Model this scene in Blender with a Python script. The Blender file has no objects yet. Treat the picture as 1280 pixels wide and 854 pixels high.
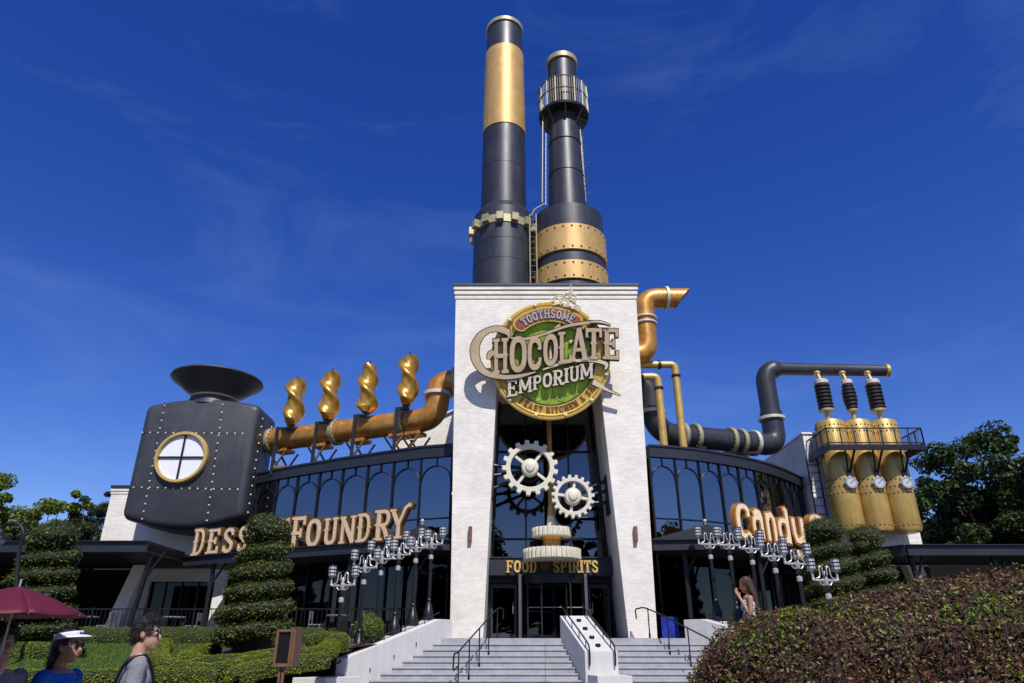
import bpy, bmesh, math, random
import numpy as np
from mathutils import Vector, Matrix, noise

random.seed(7); rng = np.random.default_rng(7)
S = bpy.context.scene
COL = S.collection
R = math.radians

# ------------------------------------------------------------------ camera
PITCH = R(24.3); FPX = 853.0; EYE = 1.6
cd = bpy.data.cameras.new('camera'); cam = bpy.data.objects.new('camera', cd); COL.objects.link(cam)
cd.sensor_width = 36.0; cd.lens = FPX / 1280 * 36.0; cd.clip_start = 0.05; cd.clip_end = 3000
cam.location = (0, 0, EYE); cam.rotation_euler = (math.pi / 2 + PITCH, 0, 0)
S.camera = cam

# ------------------------------------------------------------------ light
SUN = Vector((0.15, -0.62, 0.77)).normalized()
w = bpy.data.worlds.new('World'); S.world = w; w.use_nodes = True
nt = w.node_tree; nt.nodes.clear()
sky = nt.nodes.new('ShaderNodeTexSky'); sky.sky_type = 'NISHITA'; sky.sun_disc = False
sky.sun_elevation = math.asin(SUN.z); sky.sun_rotation = math.atan2(SUN.x, SUN.y)
sky.altitude = 0; sky.air_density = 1.0; sky.dust_density = 0.3; sky.ozone_density = 4.0
hs = nt.nodes.new('ShaderNodeHueSaturation'); hs.inputs['Saturation'].default_value = 1.33; hs.inputs['Hue'].default_value = 0.5265
# thin high cirrus, part of the sky itself (direction based)
tc = nt.nodes.new('ShaderNodeTexCoord'); mp = nt.nodes.new('ShaderNodeMapping')
mp.inputs['Scale'].default_value = (1.6, 1.6, 5.0); mp.inputs['Rotation'].default_value = (0.25, 0.35, 0.3)
nz = nt.nodes.new('ShaderNodeTexNoise'); nz.inputs['Scale'].default_value = 1.7; nz.inputs['Detail'].default_value = 7; nz.inputs['Roughness'].default_value = 0.62; nz.inputs['Distortion'].default_value = 0.6
cr = nt.nodes.new('ShaderNodeValToRGB'); cr.color_ramp.elements[0].position = 0.5; cr.color_ramp.elements[0].color = (0, 0, 0, 1)
cr.color_ramp.elements[1].position = 0.85; cr.color_ramp.elements[1].color = (0.07, 0.07, 0.07, 1)
mx = nt.nodes.new('ShaderNodeMixRGB'); mx.inputs['Color2'].default_value = (5.0, 7.2, 9.5, 1)
bg = nt.nodes.new('ShaderNodeBackground'); bg.inputs['Strength'].default_value = 0.13
wo = nt.nodes.new('ShaderNodeOutputWorld')
L = nt.links.new
L(sky.outputs[0], hs.inputs['Color']); L(hs.outputs[0], mx.inputs['Color1'])
L(tc.outputs['Generated'], mp.inputs['Vector']); L(mp.outputs[0], nz.inputs['Vector']); L(nz.outputs[0], cr.inputs[0]); L(cr.outputs[0], mx.inputs['Fac'])
L(mx.outputs[0], bg.inputs['Color']); L(bg.outputs[0], wo.inputs[0])
sl = bpy.data.lights.new('sun', 'SUN'); sl.energy = 4.7; sl.angle = R(0.53); sl.color = (1.0, 0.95, 0.87)
so = bpy.data.objects.new('sun', sl); COL.objects.link(so)
so.rotation_euler = SUN.to_track_quat('Z', 'Y').to_euler(); so.location = SUN * 60
S.view_settings.view_transform = 'Standard'; S.view_settings.look = 'None'
S.view_settings.exposure = 0.0; S.view_settings.gamma = 1.0; S.view_settings.use_curve_mapping = False

# ------------------------------------------------------------------ pixel -> place
cP, sP = math.cos(PITCH), math.sin(PITCH)
def ray(px, py):
    dx = (px - 640) / FPX; dy = (427 - py) / FPX
    return Vector((dx, -sP * dy + cP, cP * dy + sP))
def at(px, py, Y):
    d = ray(px, py); return d * (Y / d.y) + Vector((0, 0, EYE))
def atz(px, py, z):
    d = ray(px, py); return d * ((z - EYE) / d.z) + Vector((0, 0, EYE))
def onpl(px, py, p, n):
    d = ray(px, py); o = Vector((0, 0, EYE)); return o + d * ((p - o).dot(n) / d.dot(n))
def mpp(Y, z):                       # metres per pixel there
    return (Y * cP + (z - EYE) * sP) / FPX

# ------------------------------------------------------------------ materials
MATS = {}
def mat(name, col, rough=0.6, metal=0.0, var=0.12, vscale=3.0, bump=0.0, bscale=40.0, spec=0.5, coat=0.0, streak=0.0):
    if name in MATS: return MATS[name]
    m = bpy.data.materials.new(name); m.use_nodes = True; MATS[name] = m
    t = m.node_tree; b = t.nodes['Principled BSDF']; N = t.nodes.new; K = t.links.new
    b.inputs['Roughness'].default_value = rough; b.inputs['Metallic'].default_value = metal
    b.inputs['Specular IOR Level'].default_value = spec; b.inputs['Coat Weight'].default_value = coat
    co = N('ShaderNodeTexCoord'); n1 = N('ShaderNodeTexNoise'); n1.inputs['Scale'].default_value = vscale; n1.inputs['Detail'].default_value = 6; n1.inputs['Roughness'].default_value = 0.65
    K(co.outputs['Object'], n1.inputs['Vector'])
    mr = N('ShaderNodeMapRange'); mr.inputs['From Min'].default_value = 0.3; mr.inputs['From Max'].default_value = 0.7
    mr.inputs['To Min'].default_value = 1 - var; mr.inputs['To Max'].default_value = 1 + var
    K(n1.outputs[0], mr.inputs[0])
    val = mr.outputs[0]
    if streak:
        mp = N('ShaderNodeMapping'); mp.inputs['Scale'].default_value = (6, 6, 0.35); K(co.outputs['Object'], mp.inputs[0])
        n3 = N('ShaderNodeTexNoise'); n3.inputs['Scale'].default_value = 1.5; n3.inputs['Detail'].default_value = 5; K(mp.outputs[0], n3.inputs['Vector'])
        m3 = N('ShaderNodeMapRange'); m3.inputs['From Min'].default_value = 0.35; m3.inputs['From Max'].default_value = 0.65; m3.inputs['To Min'].default_value = 1 - streak; m3.inputs['To Max'].default_value = 1
        K(n3.outputs[0], m3.inputs[0]); mm = N('ShaderNodeMath'); mm.operation = 'MULTIPLY'; K(val, mm.inputs[0]); K(m3.outputs[0], mm.inputs[1]); val = mm.outputs[0]
    vm = N('ShaderNodeVectorMath'); vm.operation = 'SCALE'; vm.inputs[0].default_value = col; K(val, vm.inputs['Scale']); K(vm.outputs[0], b.inputs['Base Color'])
    rr = N('ShaderNodeMapRange'); rr.inputs['To Min'].default_value = max(0.03, rough - 0.1); rr.inputs['To Max'].default_value = min(1, rough + 0.1); K(n1.outputs[0], rr.inputs[0]); K(rr.outputs[0], b.inputs['Roughness'])
    if bump:
        n2 = N('ShaderNodeTexNoise'); n2.inputs['Scale'].default_value = bscale; n2.inputs['Detail'].default_value = 4; K(co.outputs['Object'], n2.inputs['Vector'])
        bp = N('ShaderNodeBump'); bp.inputs['Strength'].default_value = bump; bp.inputs['Distance'].default_value = 0.02; K(n2.outputs[0], bp.inputs['Height']); K(bp.outputs[0], b.inputs['Normal'])
    return m

def brick_mat(name, col, mortar, bw=0.215, bh=0.075 , stain=0.2):
    m = bpy.data.materials.new(name); m.use_nodes = True; MATS[name] = m
    t = m.node_tree; b = t.nodes['Principled BSDF']; N = t.nodes.new; K = t.links.new
    co = N('ShaderNodeTexCoord'); sp = N('ShaderNodeSeparateXYZ'); K(co.outputs['Object'], sp.inputs[0])
    sm = N('ShaderNodeMath'); K(sp.outputs['X'], sm.inputs[0]); K(sp.outputs['Y'], sm.inputs[1])
    cb = N('ShaderNodeCombineXYZ'); K(sm.outputs[0], cb.inputs[0]); K(sp.outputs['Z'], cb.inputs[1])
    bt = N('ShaderNodeTexBrick'); K(cb.outputs[0], bt.inputs['Vector']); bt.inputs['Scale'].default_value = 1
    bt.inputs['Brick Width'].default_value = bw; bt.inputs['Row Height'].default_value = bh; bt.inputs['Mortar Size'].default_value = 0.007; bt.inputs['Mortar Smooth'].default_value = 0.3
    bt.inputs['Color1'].default_value = (*col, 1); bt.inputs['Color2'].default_value = (*[c * 0.87 for c in col], 1); bt.inputs['Mortar'].default_value = (*mortar, 1); bt.inputs['Bias'].default_value = -0.1
    n1 = N('ShaderNodeTexNoise'); n1.inputs['Scale'].default_value = 0.9; n1.inputs['Detail'].default_value = 7; n1.inputs['Roughness'].default_value = 0.7; K(co.outputs['Object'], n1.inputs['Vector'])
    mr = N('ShaderNodeMapRange'); mr.inputs['From Min'].default_value = 0.3; mr.inputs['From Max'].default_value = 0.62; mr.inputs['To Min'].default_value = 1 - stain; mr.inputs['To Max'].default_value = 1.0; K(n1.outputs[0], mr.inputs[0])
    vm = N('ShaderNodeVectorMath'); vm.operation = 'SCALE'; K(bt.outputs['Color'], vm.inputs[0]); K(mr.outputs[0], vm.inputs['Scale'])
    # scattered brown wear where the limewash has gone
    n2 = N('ShaderNodeTexNoise'); n2.inputs['Scale'].default_value = 7; n2.inputs['Detail'].default_value = 8; n2.inputs['Roughness'].default_value = 0.75; K(co.outputs['Object'], n2.inputs['Vector'])
    m2 = N('ShaderNodeMapRange'); m2.inputs['From Min'].default_value = 0.63; m2.inputs['From Max'].default_value = 0.74; m2.inputs['To Max'].default_value = 0.55; K(n2.outputs[0], m2.inputs[0])
    mx = N('ShaderNodeMixRGB'); mx.inputs['Color2'].default_value = (0.38, 0.27, 0.2, 1); K(m2.outputs[0], mx.inputs[0]); K(vm.outputs[0], mx.inputs[1]); K(mx.outputs[0], b.inputs['Base Color'])
    b.inputs['Roughness'].default_value = 0.8
    bp = N('ShaderNodeBump'); bp.inputs['Strength'].default_value = 0.5; bp.inputs['Distance'].default_value = 0.012; iv = N('ShaderNodeMath'); iv.operation = 'SUBTRACT'; iv.inputs[0].default_value = 1
    K(bt.outputs['Fac'], iv.inputs[1]); ad = N('ShaderNodeMath'); ad.operation = 'MULTIPLY_ADD'; K(n2.outputs[0], ad.inputs[0]); ad.inputs[1].default_value = 0.5; K(iv.outputs[0], ad.inputs[2]); K(ad.outputs[0], bp.inputs['Height']); K(bp.outputs[0], b.inputs['Normal'])
    return m

def glass_mat(name, tint, ior=1.6, through=0.35):
    m = bpy.data.materials.new(name); m.use_nodes = True; MATS[name] = m
    t = m.node_tree; t.nodes.clear(); N = t.nodes.new; K = t.links.new
    tr = N('ShaderNodeBsdfTransparent'); tr.inputs[0].default_value = (*[c * through for c in tint], 1)
    gl = N('ShaderNodeBsdfGlossy'); gl.inputs['Roughness'].default_value = 0.015; gl.inputs['Color'].default_value = (0.85, 0.92, 1, 1)
    co = N('ShaderNodeTexCoord'); n = N('ShaderNodeTexNoise'); n.inputs['Scale'].default_value = 0.7; K(co.outputs['Object'], n.inputs['Vector'])
    bp = N('ShaderNodeBump'); bp.inputs['Strength'].default_value = 0.06; bp.inputs['Distance'].default_value = 0.05; K(n.outputs[0], bp.inputs['Height']); K(bp.outputs[0], gl.inputs['Normal'])
    fr = N('ShaderNodeFresnel'); fr.inputs['IOR'].default_value = ior
    mx = N('ShaderNodeMixShader'); K(fr.outputs[0], mx.inputs[0]); K(tr.outputs[0], mx.inputs[1]); K(gl.outputs[0], mx.inputs[2])
    o = N('ShaderNodeOutputMaterial'); K(mx.outputs[0], o.inputs[0]); return m

def leaf_mat(name, cols, trans=0.3, rough=0.45, patch=None):
    """leaf colours vary leaf by leaf (random per island) and in broad natural drifts"""
    m = bpy.data.materials.new(name); m.use_nodes = True; MATS[name] = m
    t = m.node_tree; t.nodes.clear(); N = t.nodes.new; K = t.links.new
    g = N('ShaderNodeNewGeometry'); cr = N('ShaderNodeValToRGB'); e = cr.color_ramp.elements
    for i, c in enumerate(cols):
        p = i / (len(cols) - 1)
        if i == 0: e[0].position = 0; e[0].color = (*c, 1)
        elif i == len(cols) - 1: e[-1].position = 1; e[-1].color = (*c, 1)
        else: k = e.new(p); k.color = (*c, 1)
    K(g.outputs['Random Per Island'], cr.inputs[0]); colr = cr.outputs[0]
    co = N('ShaderNodeTexCoord')
    if patch:
        n = N('ShaderNodeTexNoise'); n.inputs['Scale'].default_value = patch[1]; n.inputs['Detail'].default_value = 3; K(co.outputs['Object'], n.inputs['Vector'])
        ad = N('ShaderNodeMath'); ad.operation = 'MULTIPLY_ADD'; K(g.outputs['Random Per Island'], ad.inputs[0]); ad.inputs[1].default_value = 0.38; K(n.outputs[0], ad.inputs[2])
        mr = N('ShaderNodeMapRange'); mr.inputs['From Min'].default_value = patch[2]; mr.inputs['From Max'].default_value = patch[2] + 0.05; K(ad.outputs[0], mr.inputs[0])
        mx = N('ShaderNodeMixRGB'); mx.inputs['Color2'].default_value = (*patch[0], 1); K(mr.outputs[0], mx.inputs[0]); K(colr, mx.inputs[1]); colr = mx.outputs[0]
    b = N('ShaderNodeBsdfPrincipled'); b.inputs['Roughness'].default_value = rough; b.inputs['Specular IOR Level'].default_value = 0.35; K(colr, b.inputs['Base Color'])
    tl = N('ShaderNodeBsdfTranslucent'); K(colr, tl.inputs[0]); ms = N('ShaderNodeMixShader'); ms.inputs[0].default_value = trans
    K(b.outputs[0], ms.inputs[1]); K(tl.outputs[0], ms.inputs[2]); o = N('ShaderNodeOutputMaterial'); K(ms.outputs[0], o.inputs[0]); return m

brickX = brick_mat('white_brick', (0.88, 0.835, 0.75), (0.72, 0.675, 0.60))
blockM = mat('white_block', (0.78, 0.765, 0.73), 0.8, var=0.06, vscale=2, bump=0.25, bscale=30)
trimW = mat('white_stucco', (0.78, 0.76, 0.715), 0.85, var=0.08, bump=0.3, bscale=60)
steel = mat('dark_steel', (0.044, 0.047, 0.058), 0.42, 0.25, var=0.2, vscale=1.2, streak=0.28, bump=0.05, bscale=3)
steelW = mat('boiler_steel', (0.043, 0.046, 0.056), 0.5, 0.1, var=0.2, vscale=1.3, streak=0.25, bump=0.08, bscale=5)
blackM = mat('black_metal', (0.012, 0.0125, 0.015), 0.4, 0.2, var=0.2)
navyM = mat('dark_fascia', (0.022, 0.024, 0.033), 0.45, 0.1, var=0.12, vscale=1.5)
canopyM = mat('canopy_black', (0.011, 0.012, 0.016), 0.55, var=0.2)
goldM = mat('gold_paint', (0.56, 0.35, 0.12), 0.5, 0.3, var=0.14, vscale=1.6, streak=0.12)
brassM = mat('brass_tank', (0.58, 0.385, 0.115), 0.40, 0.35, var=0.16, vscale=2.2, streak=0.15, bump=0.04, bscale=5)
copperM = mat('copper', (0.56, 0.26, 0.06), 0.40, 0.45, var=0.3, vscale=2.5, streak=0.2)
spiralM = mat('spiral_gold', (0.56, 0.31, 0.06), 0.30, 0.6, var=0.2, vscale=3)
creamM = mat('cream_gear', (0.64, 0.60, 0.475), 0.5, 0.05, var=0.09, vscale=4, bump=0.05)
flangeM = mat('verdigris_flange', (0.37, 0.33, 0.20), 0.5, 0.3, var=0.25, vscale=6)
flangeL = mat('pale_flange', (0.60, 0.56, 0.46), 0.5, 0.2, var=0.15, vscale=6)
rivetM = mat('rivet_pale', (0.52, 0.46, 0.33), 0.4, 0.4, var=0.1)
rivetD = mat('rivet_dark', (0.16, 0.11, 0.04), 0.45, 0.3, var=0.1)
silverM = mat('silver_paint', (0.48, 0.48, 0.48), 0.38, 0.35, var=0.08)
frostM = mat('frosted_lantern', (0.50, 0.52, 0.54), 0.35, var=0.05)
concM = mat('stair_concrete', (0.36, 0.37, 0.40), 0.85, var=0.17, vscale=2.3, bump=0.3, bscale=45, streak=0.12)
stoneM = mat('white_render', (0.60, 0.595, 0.58), 0.85, var=0.07, vscale=1.2, bump=0.25, bscale=35, streak=0.10)
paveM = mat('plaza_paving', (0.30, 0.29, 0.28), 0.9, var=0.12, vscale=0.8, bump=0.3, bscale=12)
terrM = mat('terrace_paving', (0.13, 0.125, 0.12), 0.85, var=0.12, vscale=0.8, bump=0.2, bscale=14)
mulchM = mat('mulch', (0.075, 0.032, 0.018), 0.95, var=0.5, vscale=25, bump=1.0, bscale=45)
grassB = mat('lawn_soil', (0.075, 0.12, 0.018), 0.9, var=0.3, vscale=6, bump=0.6, bscale=60)
coreG = mat('hedge_inner', (0.018, 0.030, 0.007), 0.95, var=0.4, vscale=9)  # dark solid core, painted as the shade between the leaves
coreD = mat('topiary_inner', (0.013, 0.021, 0.006), 0.95, var=0.4, vscale=9)  # dark core painting the shaded gaps between topiary tiers
coreP = mat('shrub_inner', (0.020, 0.011, 0.009), 0.95, var=0.4, vscale=9)  # dark core behind the shrub leaves, painted as inner shade
barkM = mat('bark', (0.085, 0.062, 0.045), 0.9, var=0.35, vscale=9, bump=0.8, bscale=22)
woodM = mat('brown_frame', (0.15, 0.075, 0.04), 0.55, var=0.2, vscale=8)
panelM = mat('black_panel', (0.008, 0.008, 0.010), 0.25, var=0.1)
rubberM = mat('black_bellows', (0.007, 0.007, 0.008), 0.6, var=0.1)
greenM = mat('sign_green', (0.31, 0.47, 0.035), 0.5, var=0.35, vscale=2.2)
greenD = mat('sign_green_dark', (0.17, 0.28, 0.025), 0.55, var=0.2)
signG = mat('sign_gold', (0.72, 0.49, 0.11), 0.42, 0.2, var=0.14, vscale=5)
maroonM = mat('sign_maroon', (0.30, 0.085, 0.055), 0.5, var=0.12)
letterS = mat('letter_taupe', (0.60, 0.45, 0.28), 0.45, 0.15, var=0.14, vscale=1.6)
letterE = mat('letter_edge', (0.045, 0.03, 0.022), 0.5, var=0.1)
letterW = mat('letter_cream', (0.70, 0.62, 0.47), 0.5, var=0.06)
letterG = mat('letter_gold', (0.70, 0.49, 0.16), 0.38, 0.3, var=0.1)
letterC = mat('letter_face_cream', (0.66, 0.49, 0.31), 0.5, var=0.08)
letterB = mat('letter_bronze_edge', (0.30, 0.145, 0.03), 0.42, 0.4, var=0.15)
letterR = mat('letter_brown', (0.23, 0.075, 0.03), 0.5, var=0.1)
ivoryM = mat('ivory_trim', (0.72, 0.63, 0.42), 0.45, var=0.08)
sconceM = mat('sconce_brown', (0.16, 0.075, 0.055), 0.5, var=0.1)
whitePane = mat('white_pane', (0.78, 0.79, 0.82), 0.25, var=0.03)
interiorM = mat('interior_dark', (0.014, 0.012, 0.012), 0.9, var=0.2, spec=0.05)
interiorC = mat('interior_column', (0.20, 0.18, 0.16), 0.8, var=0.1)
glassU = glass_mat('tinted_glass', (0.55, 0.62, 0.75), 3.0, 0.25)
glassT = glass_mat('tower_glass', (0.4, 0.5, 0.7), 2.1, 0.22)
glassD = glass_mat('door_glass', (0.45, 0.5, 0.55), 1.5, 0.28)
def lamp_mat():
    m = bpy.data.materials.new('lit_bulb'); m.use_nodes = True
    b = m.node_tree.nodes['Principled BSDF']; b.inputs['Base Color'].default_value = (1, .6, .3, 1); b.inputs['Emission Color'].default_value = (1, 0.55, 0.25, 1); b.inputs['Emission Strength'].default_value = 2.5; return m
bulbM = lamp_mat()
# ------------------------------------------------------------------ mesh builder
def basis(d):
    d = d.normalized(); a = Vector((0, 0, 1)) if abs(d.z) < 0.95 else Vector((0, 1, 0))
    u = a.cross(d).normalized(); v = d.cross(u).normalized(); return u, v, d
class MB:
    def __init__(s): s.v = []; s.f = []
    def add(s, vs, fs):
        o = len(s.v); s.v += [tuple(p) for p in vs]; s.f += [tuple(i + o for i in f) for f in fs]; return s
    def box(s, x0, x1, y0, y1, z0, z1):
        return s.add([(x0, y0, z0), (x1, y0, z0), (x1, y1, z0), (x0, y1, z0), (x0, y0, z1), (x1, y0, z1), (x1, y1, z1), (x0, y1, z1)],
                     [(0, 3, 2, 1), (4, 5, 6, 7), (0, 1, 5, 4), (1, 2, 6, 5), (2, 3, 7, 6), (3, 0, 4, 7)])
    def hexa(s, b, t):                      # 4 bottom, 4 top points
        return s.add(list(b) + list(t), [(0, 3, 2, 1), (4, 5, 6, 7), (0, 1, 5, 4), (1, 2, 6, 5), (2, 3, 7, 6), (3, 0, 4, 7)])
    def bar(s, p0, p1, w, h=None, up=None):
        p0, p1 = Vector(p0), Vector(p1); h = h or w; d = (p1 - p0).normalized()
        if up is None: u, v, _ = basis(d)
        else: u = Vector(up).cross(d).normalized(); v = d.cross(u).normalized()
        q = [u * a * w / 2 + v * b * h / 2 for a, b in ((-1, -1), (1, -1), (1, 1), (-1, 1))]
        return s.hexa([p0 + k for k in q], [p1 + k for k in q])
    def tube(s, pts, r, n=12, caps=True, closed=False):
        pts = [Vector(p) for p in pts]; m = len(pts); rs = r if isinstance(r, (list, tuple)) else [r] * m
        tang = []
        for i in range(m):
            if closed: t = pts[(i + 1) % m] - pts[i - 1]
            else: t = pts[min(i + 1, m - 1)] - pts[max(i - 1, 0)]
            tang.append(t.normalized())
        u, v, _ = basis(tang[0]); vs = []
        for i in range(m):
            if i:
                ax = tang[i - 1].cross(tang[i])
                if ax.length > 1e-7:
                    q = Matrix.Rotation(tang[i - 1].angle(tang[i]), 3, ax.normalized()); u = q @ u; v = q @ v
            for k in range(n):
                a = 2 * math.pi * k / n; vs.append(pts[i] + (u * math.cos(a) + v * math.sin(a)) * rs[i])
        fs = []
        for i in range(m if closed else m - 1):
            j = (i + 1) % m
            for k in range(n):
                l = (k + 1) % n; fs.append((i * n + k, i * n + l, j * n + l, j * n + k))
        if caps and not closed: fs.append(tuple(range(n - 1, -1, -1))); fs.append(tuple((m - 1) * n + k for k in range(n)))
        return s.add(vs, fs)
    def cyl(s, p0, p1, r0, r1=None, n=20, caps=True):
        return s.tube([p0, p1], [r0, r0 if r1 is None else r1], n, caps)
    def lathe(s, prof, c=(0, 0, 0), n=32, M=None, sx=1, sy=1):     # prof: (r, z)
        c = Vector(c); vs = []
        for r, z in prof:
            for k in range(n):
                a = 2 * math.pi * k / n; p = Vector((r * math.cos(a) * sx, r * math.sin(a) * sy, z)); vs.append((M @ p if M else p) + c)
        fs = []
        for i in range(len(prof) - 1):
            for k in range(n):
                l = (k + 1) % n; fs.append((i * n + k, i * n + l, (i + 1) * n + l, (i + 1) * n + k))
        if prof[0][0] > 1e-6 and abs(prof[0][0] - prof[-1][0]) + abs(prof[0][1] - prof[-1][1]) > 1e-6:
            fs.append(tuple(range(n - 1, -1, -1))); fs.append(tuple((len(prof) - 1) * n + k for k in range(n)))
        return s.add(vs, fs)
    def ball(s, c, r, n=8, m=5, sc=(1, 1, 1), M=None):
        prof = [(max(1e-7, math.sin(math.pi * i / m)) , -math.cos(math.pi * i / m)) for i in range(m + 1)]
        T = Matrix.Diagonal(Vector((r * sc[0], r * sc[1], r * sc[2])))
        if M: T = M @ T
        return s.lathe(prof, c, n, T)
    def prism(s, poly, fr, to):             # polygon of Vectors fr[], to[]
        n = len(fr)
        return s.add(list(fr) + list(to), [tuple(range(n - 1, -1, -1)), tuple(range(n, 2 * n))] + [(i, (i + 1) % n, n + (i + 1) % n, n + i) for i in range(n)])
    def build(s, name, m, parent=None, smooth=0.6, bevel=0, kind=None):
        me = bpy.data.meshes.new(name); me.from_pydata(s.v, [], s.f)
        bm = bmesh.new(); bm.from_mesh(me); bmesh.ops.recalc_face_normals(bm, faces=bm.faces); bm.to_mesh(me); bm.free()
        if smooth: me.shade_smooth(); me.set_sharp_from_angle(angle=smooth)
        me.materials.append(m); o = bpy.data.objects.new(name, me); COL.objects.link(o)
        if parent: child(o, parent)
        if bevel:
            b = o.modifiers.new('bevel', 'BEVEL'); b.width = bevel; b.segments = 2; b.limit_method = 'ANGLE'; b.angle_limit = 0.7
        if kind: o['kind'] = kind
        return o
WM = {}
def child(o, parent):
    o.parent = parent; o.matrix_parent_inverse = world_of(parent).inverted()
def world_of(o):
    m = Matrix.LocRotScale(o.location, o.rotation_euler, o.scale)
    return world_of(o.parent) @ o.matrix_parent_inverse @ m if o.parent else m
def thing(name, label, cat, loc=(0, 0, 0), group=None, kind=None):
    o = bpy.data.objects.new(name, None); COL.objects.link(o); o.location = loc; o.empty_display_size = 0.3
    return tag(o, label, cat, group, kind)
def tag(o, label, cat=None, group=None, kind=None):
    if label: o['label'] = label
    if cat: o['category'] = cat
    if group: o['group'] = group
    if kind: o['kind'] = kind
    return o
def copy_tree(o, parent=None):
    kids = list(o.children); c = o.copy(); COL.objects.link(c)
    if parent: c.parent = parent
    for k in kids: copy_tree(k, c)
    return c
def npmesh(name, V, Fq, m, parent=None, smooth=False, kind=None):     # numpy quads / tris
    me = bpy.data.meshes.new(name); n = len(V); k = Fq.shape[1]
    me.vertices.add(n); me.vertices.foreach_set('co', V.astype(np.float32).ravel())
    me.loops.add(Fq.size); me.loops.foreach_set('vertex_index', Fq.astype(np.int32).ravel())
    me.polygons.add(len(Fq)); me.polygons.foreach_set('loop_start', np.arange(0, Fq.size, k, dtype=np.int32))
    me.update(calc_edges=True); me.validate()
    if smooth: me.shade_smooth()
    me.materials.append(m); o = bpy.data.objects.new(name, me); COL.objects.link(o)
    if parent: child(o, parent)
    if kind: o['kind'] = kind
    return o
def leaf_quads(P, Nn, size, asp=0.5, tilt=0.8, sizej=0.4):
    """one folded-diamond leaf (4 verts, 2 tris) at each point, roughly facing its normal"""
    n = len(P); d = rng.normal(size=(n, 3)); d /= np.linalg.norm(d, axis=1)[:, None]
    N = Nn + tilt * d; N /= np.linalg.norm(N, axis=1)[:, None] + 1e-9
    a = rng.normal(size=(n, 3)); U = np.cross(N, a); U /= np.linalg.norm(U, axis=1)[:, None] + 1e-9; W = np.cross(N, U)
    s = size * (1 + sizej * (rng.random(n) * 2 - 1)); s = s[:, None]
    V = np.stack([P - U * s * .5, P + W * s * asp * .5 + N * s * .12, P + U * s * .5, P - W * s * asp * .5 + N * s * .12], 1).reshape(-1, 3)
    F = np.arange(n * 4).reshape(n, 4); F = np.concatenate([F[:, [0, 1, 2]], F[:, [0, 2, 3]]], 0)
    return V, F
def sample(V, F, n, depth=0.05, out=0.03):
    V = np.asarray(V, float); F = np.asarray(F); T = np.concatenate([F[:, [0, 1, 2]], F[:, [0, 2, 3]]], 0) if F.shape[1] == 4 else F
    A, B, C = V[T[:, 0]], V[T[:, 1]], V[T[:, 2]]; cr = np.cross(B - A, C - A); ar = np.linalg.norm(cr, axis=1); i = rng.choice(len(T), n, p=ar / ar.sum())
    r1 = np.sqrt(rng.random(n))[:, None]; r2 = rng.random(n)[:, None]
    P = A[i] * (1 - r1) + B[i] * r1 * (1 - r2) + C[i] * r1 * r2; Nn = cr[i] / (ar[i][:, None] + 1e-12)
    return P + Nn * (rng.random(n)[:, None] * (depth + out) - depth), Nn
def smooth_path(pts, n=8, closed=False):
    pts = [Vector(p) for p in pts]; out = []; m = len(pts)
    for i in range(m if closed else m - 1):
        g = (lambda k: pts[k % m]) if closed else (lambda k: pts[max(0, min(m - 1, k))])
        p0, p1, p2, p3 = g(i - 1), g(i), g(i + 1), g(i + 2)
        for k in range(n):
            t = k / n; out.append(0.5 * ((2 * p1) + (p2 - p0) * t + (2 * p0 - 5 * p1 + 4 * p2 - p3) * t * t + (3 * p1 - p0 - 3 * p2 + p3) * t ** 3))
    if not closed: out.append(pts[-1].copy())
    return out
def fillet(pts, rad, n=10):                 # polyline with rounded corners (pipe elbows)
    pts = [Vector(p) for p in pts]; out = [pts[0]]
    rads = rad if isinstance(rad, (list, tuple)) else [rad] * len(pts)
    for i in range(1, len(pts) - 1):
        a = (pts[i - 1] - pts[i]); b = (pts[i + 1] - pts[i]); r = min(rads[i], a.length * .499, b.length * .499)
        A = pts[i] + a.normalized() * r; B = pts[i] + b.normalized() * r
        for k in range(n + 1):
            t = k / n; out.append(A * (1 - t) ** 2 + pts[i] * 2 * t * (1 - t) + B * t * t)
    out.append(pts[-1]); return out

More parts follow.
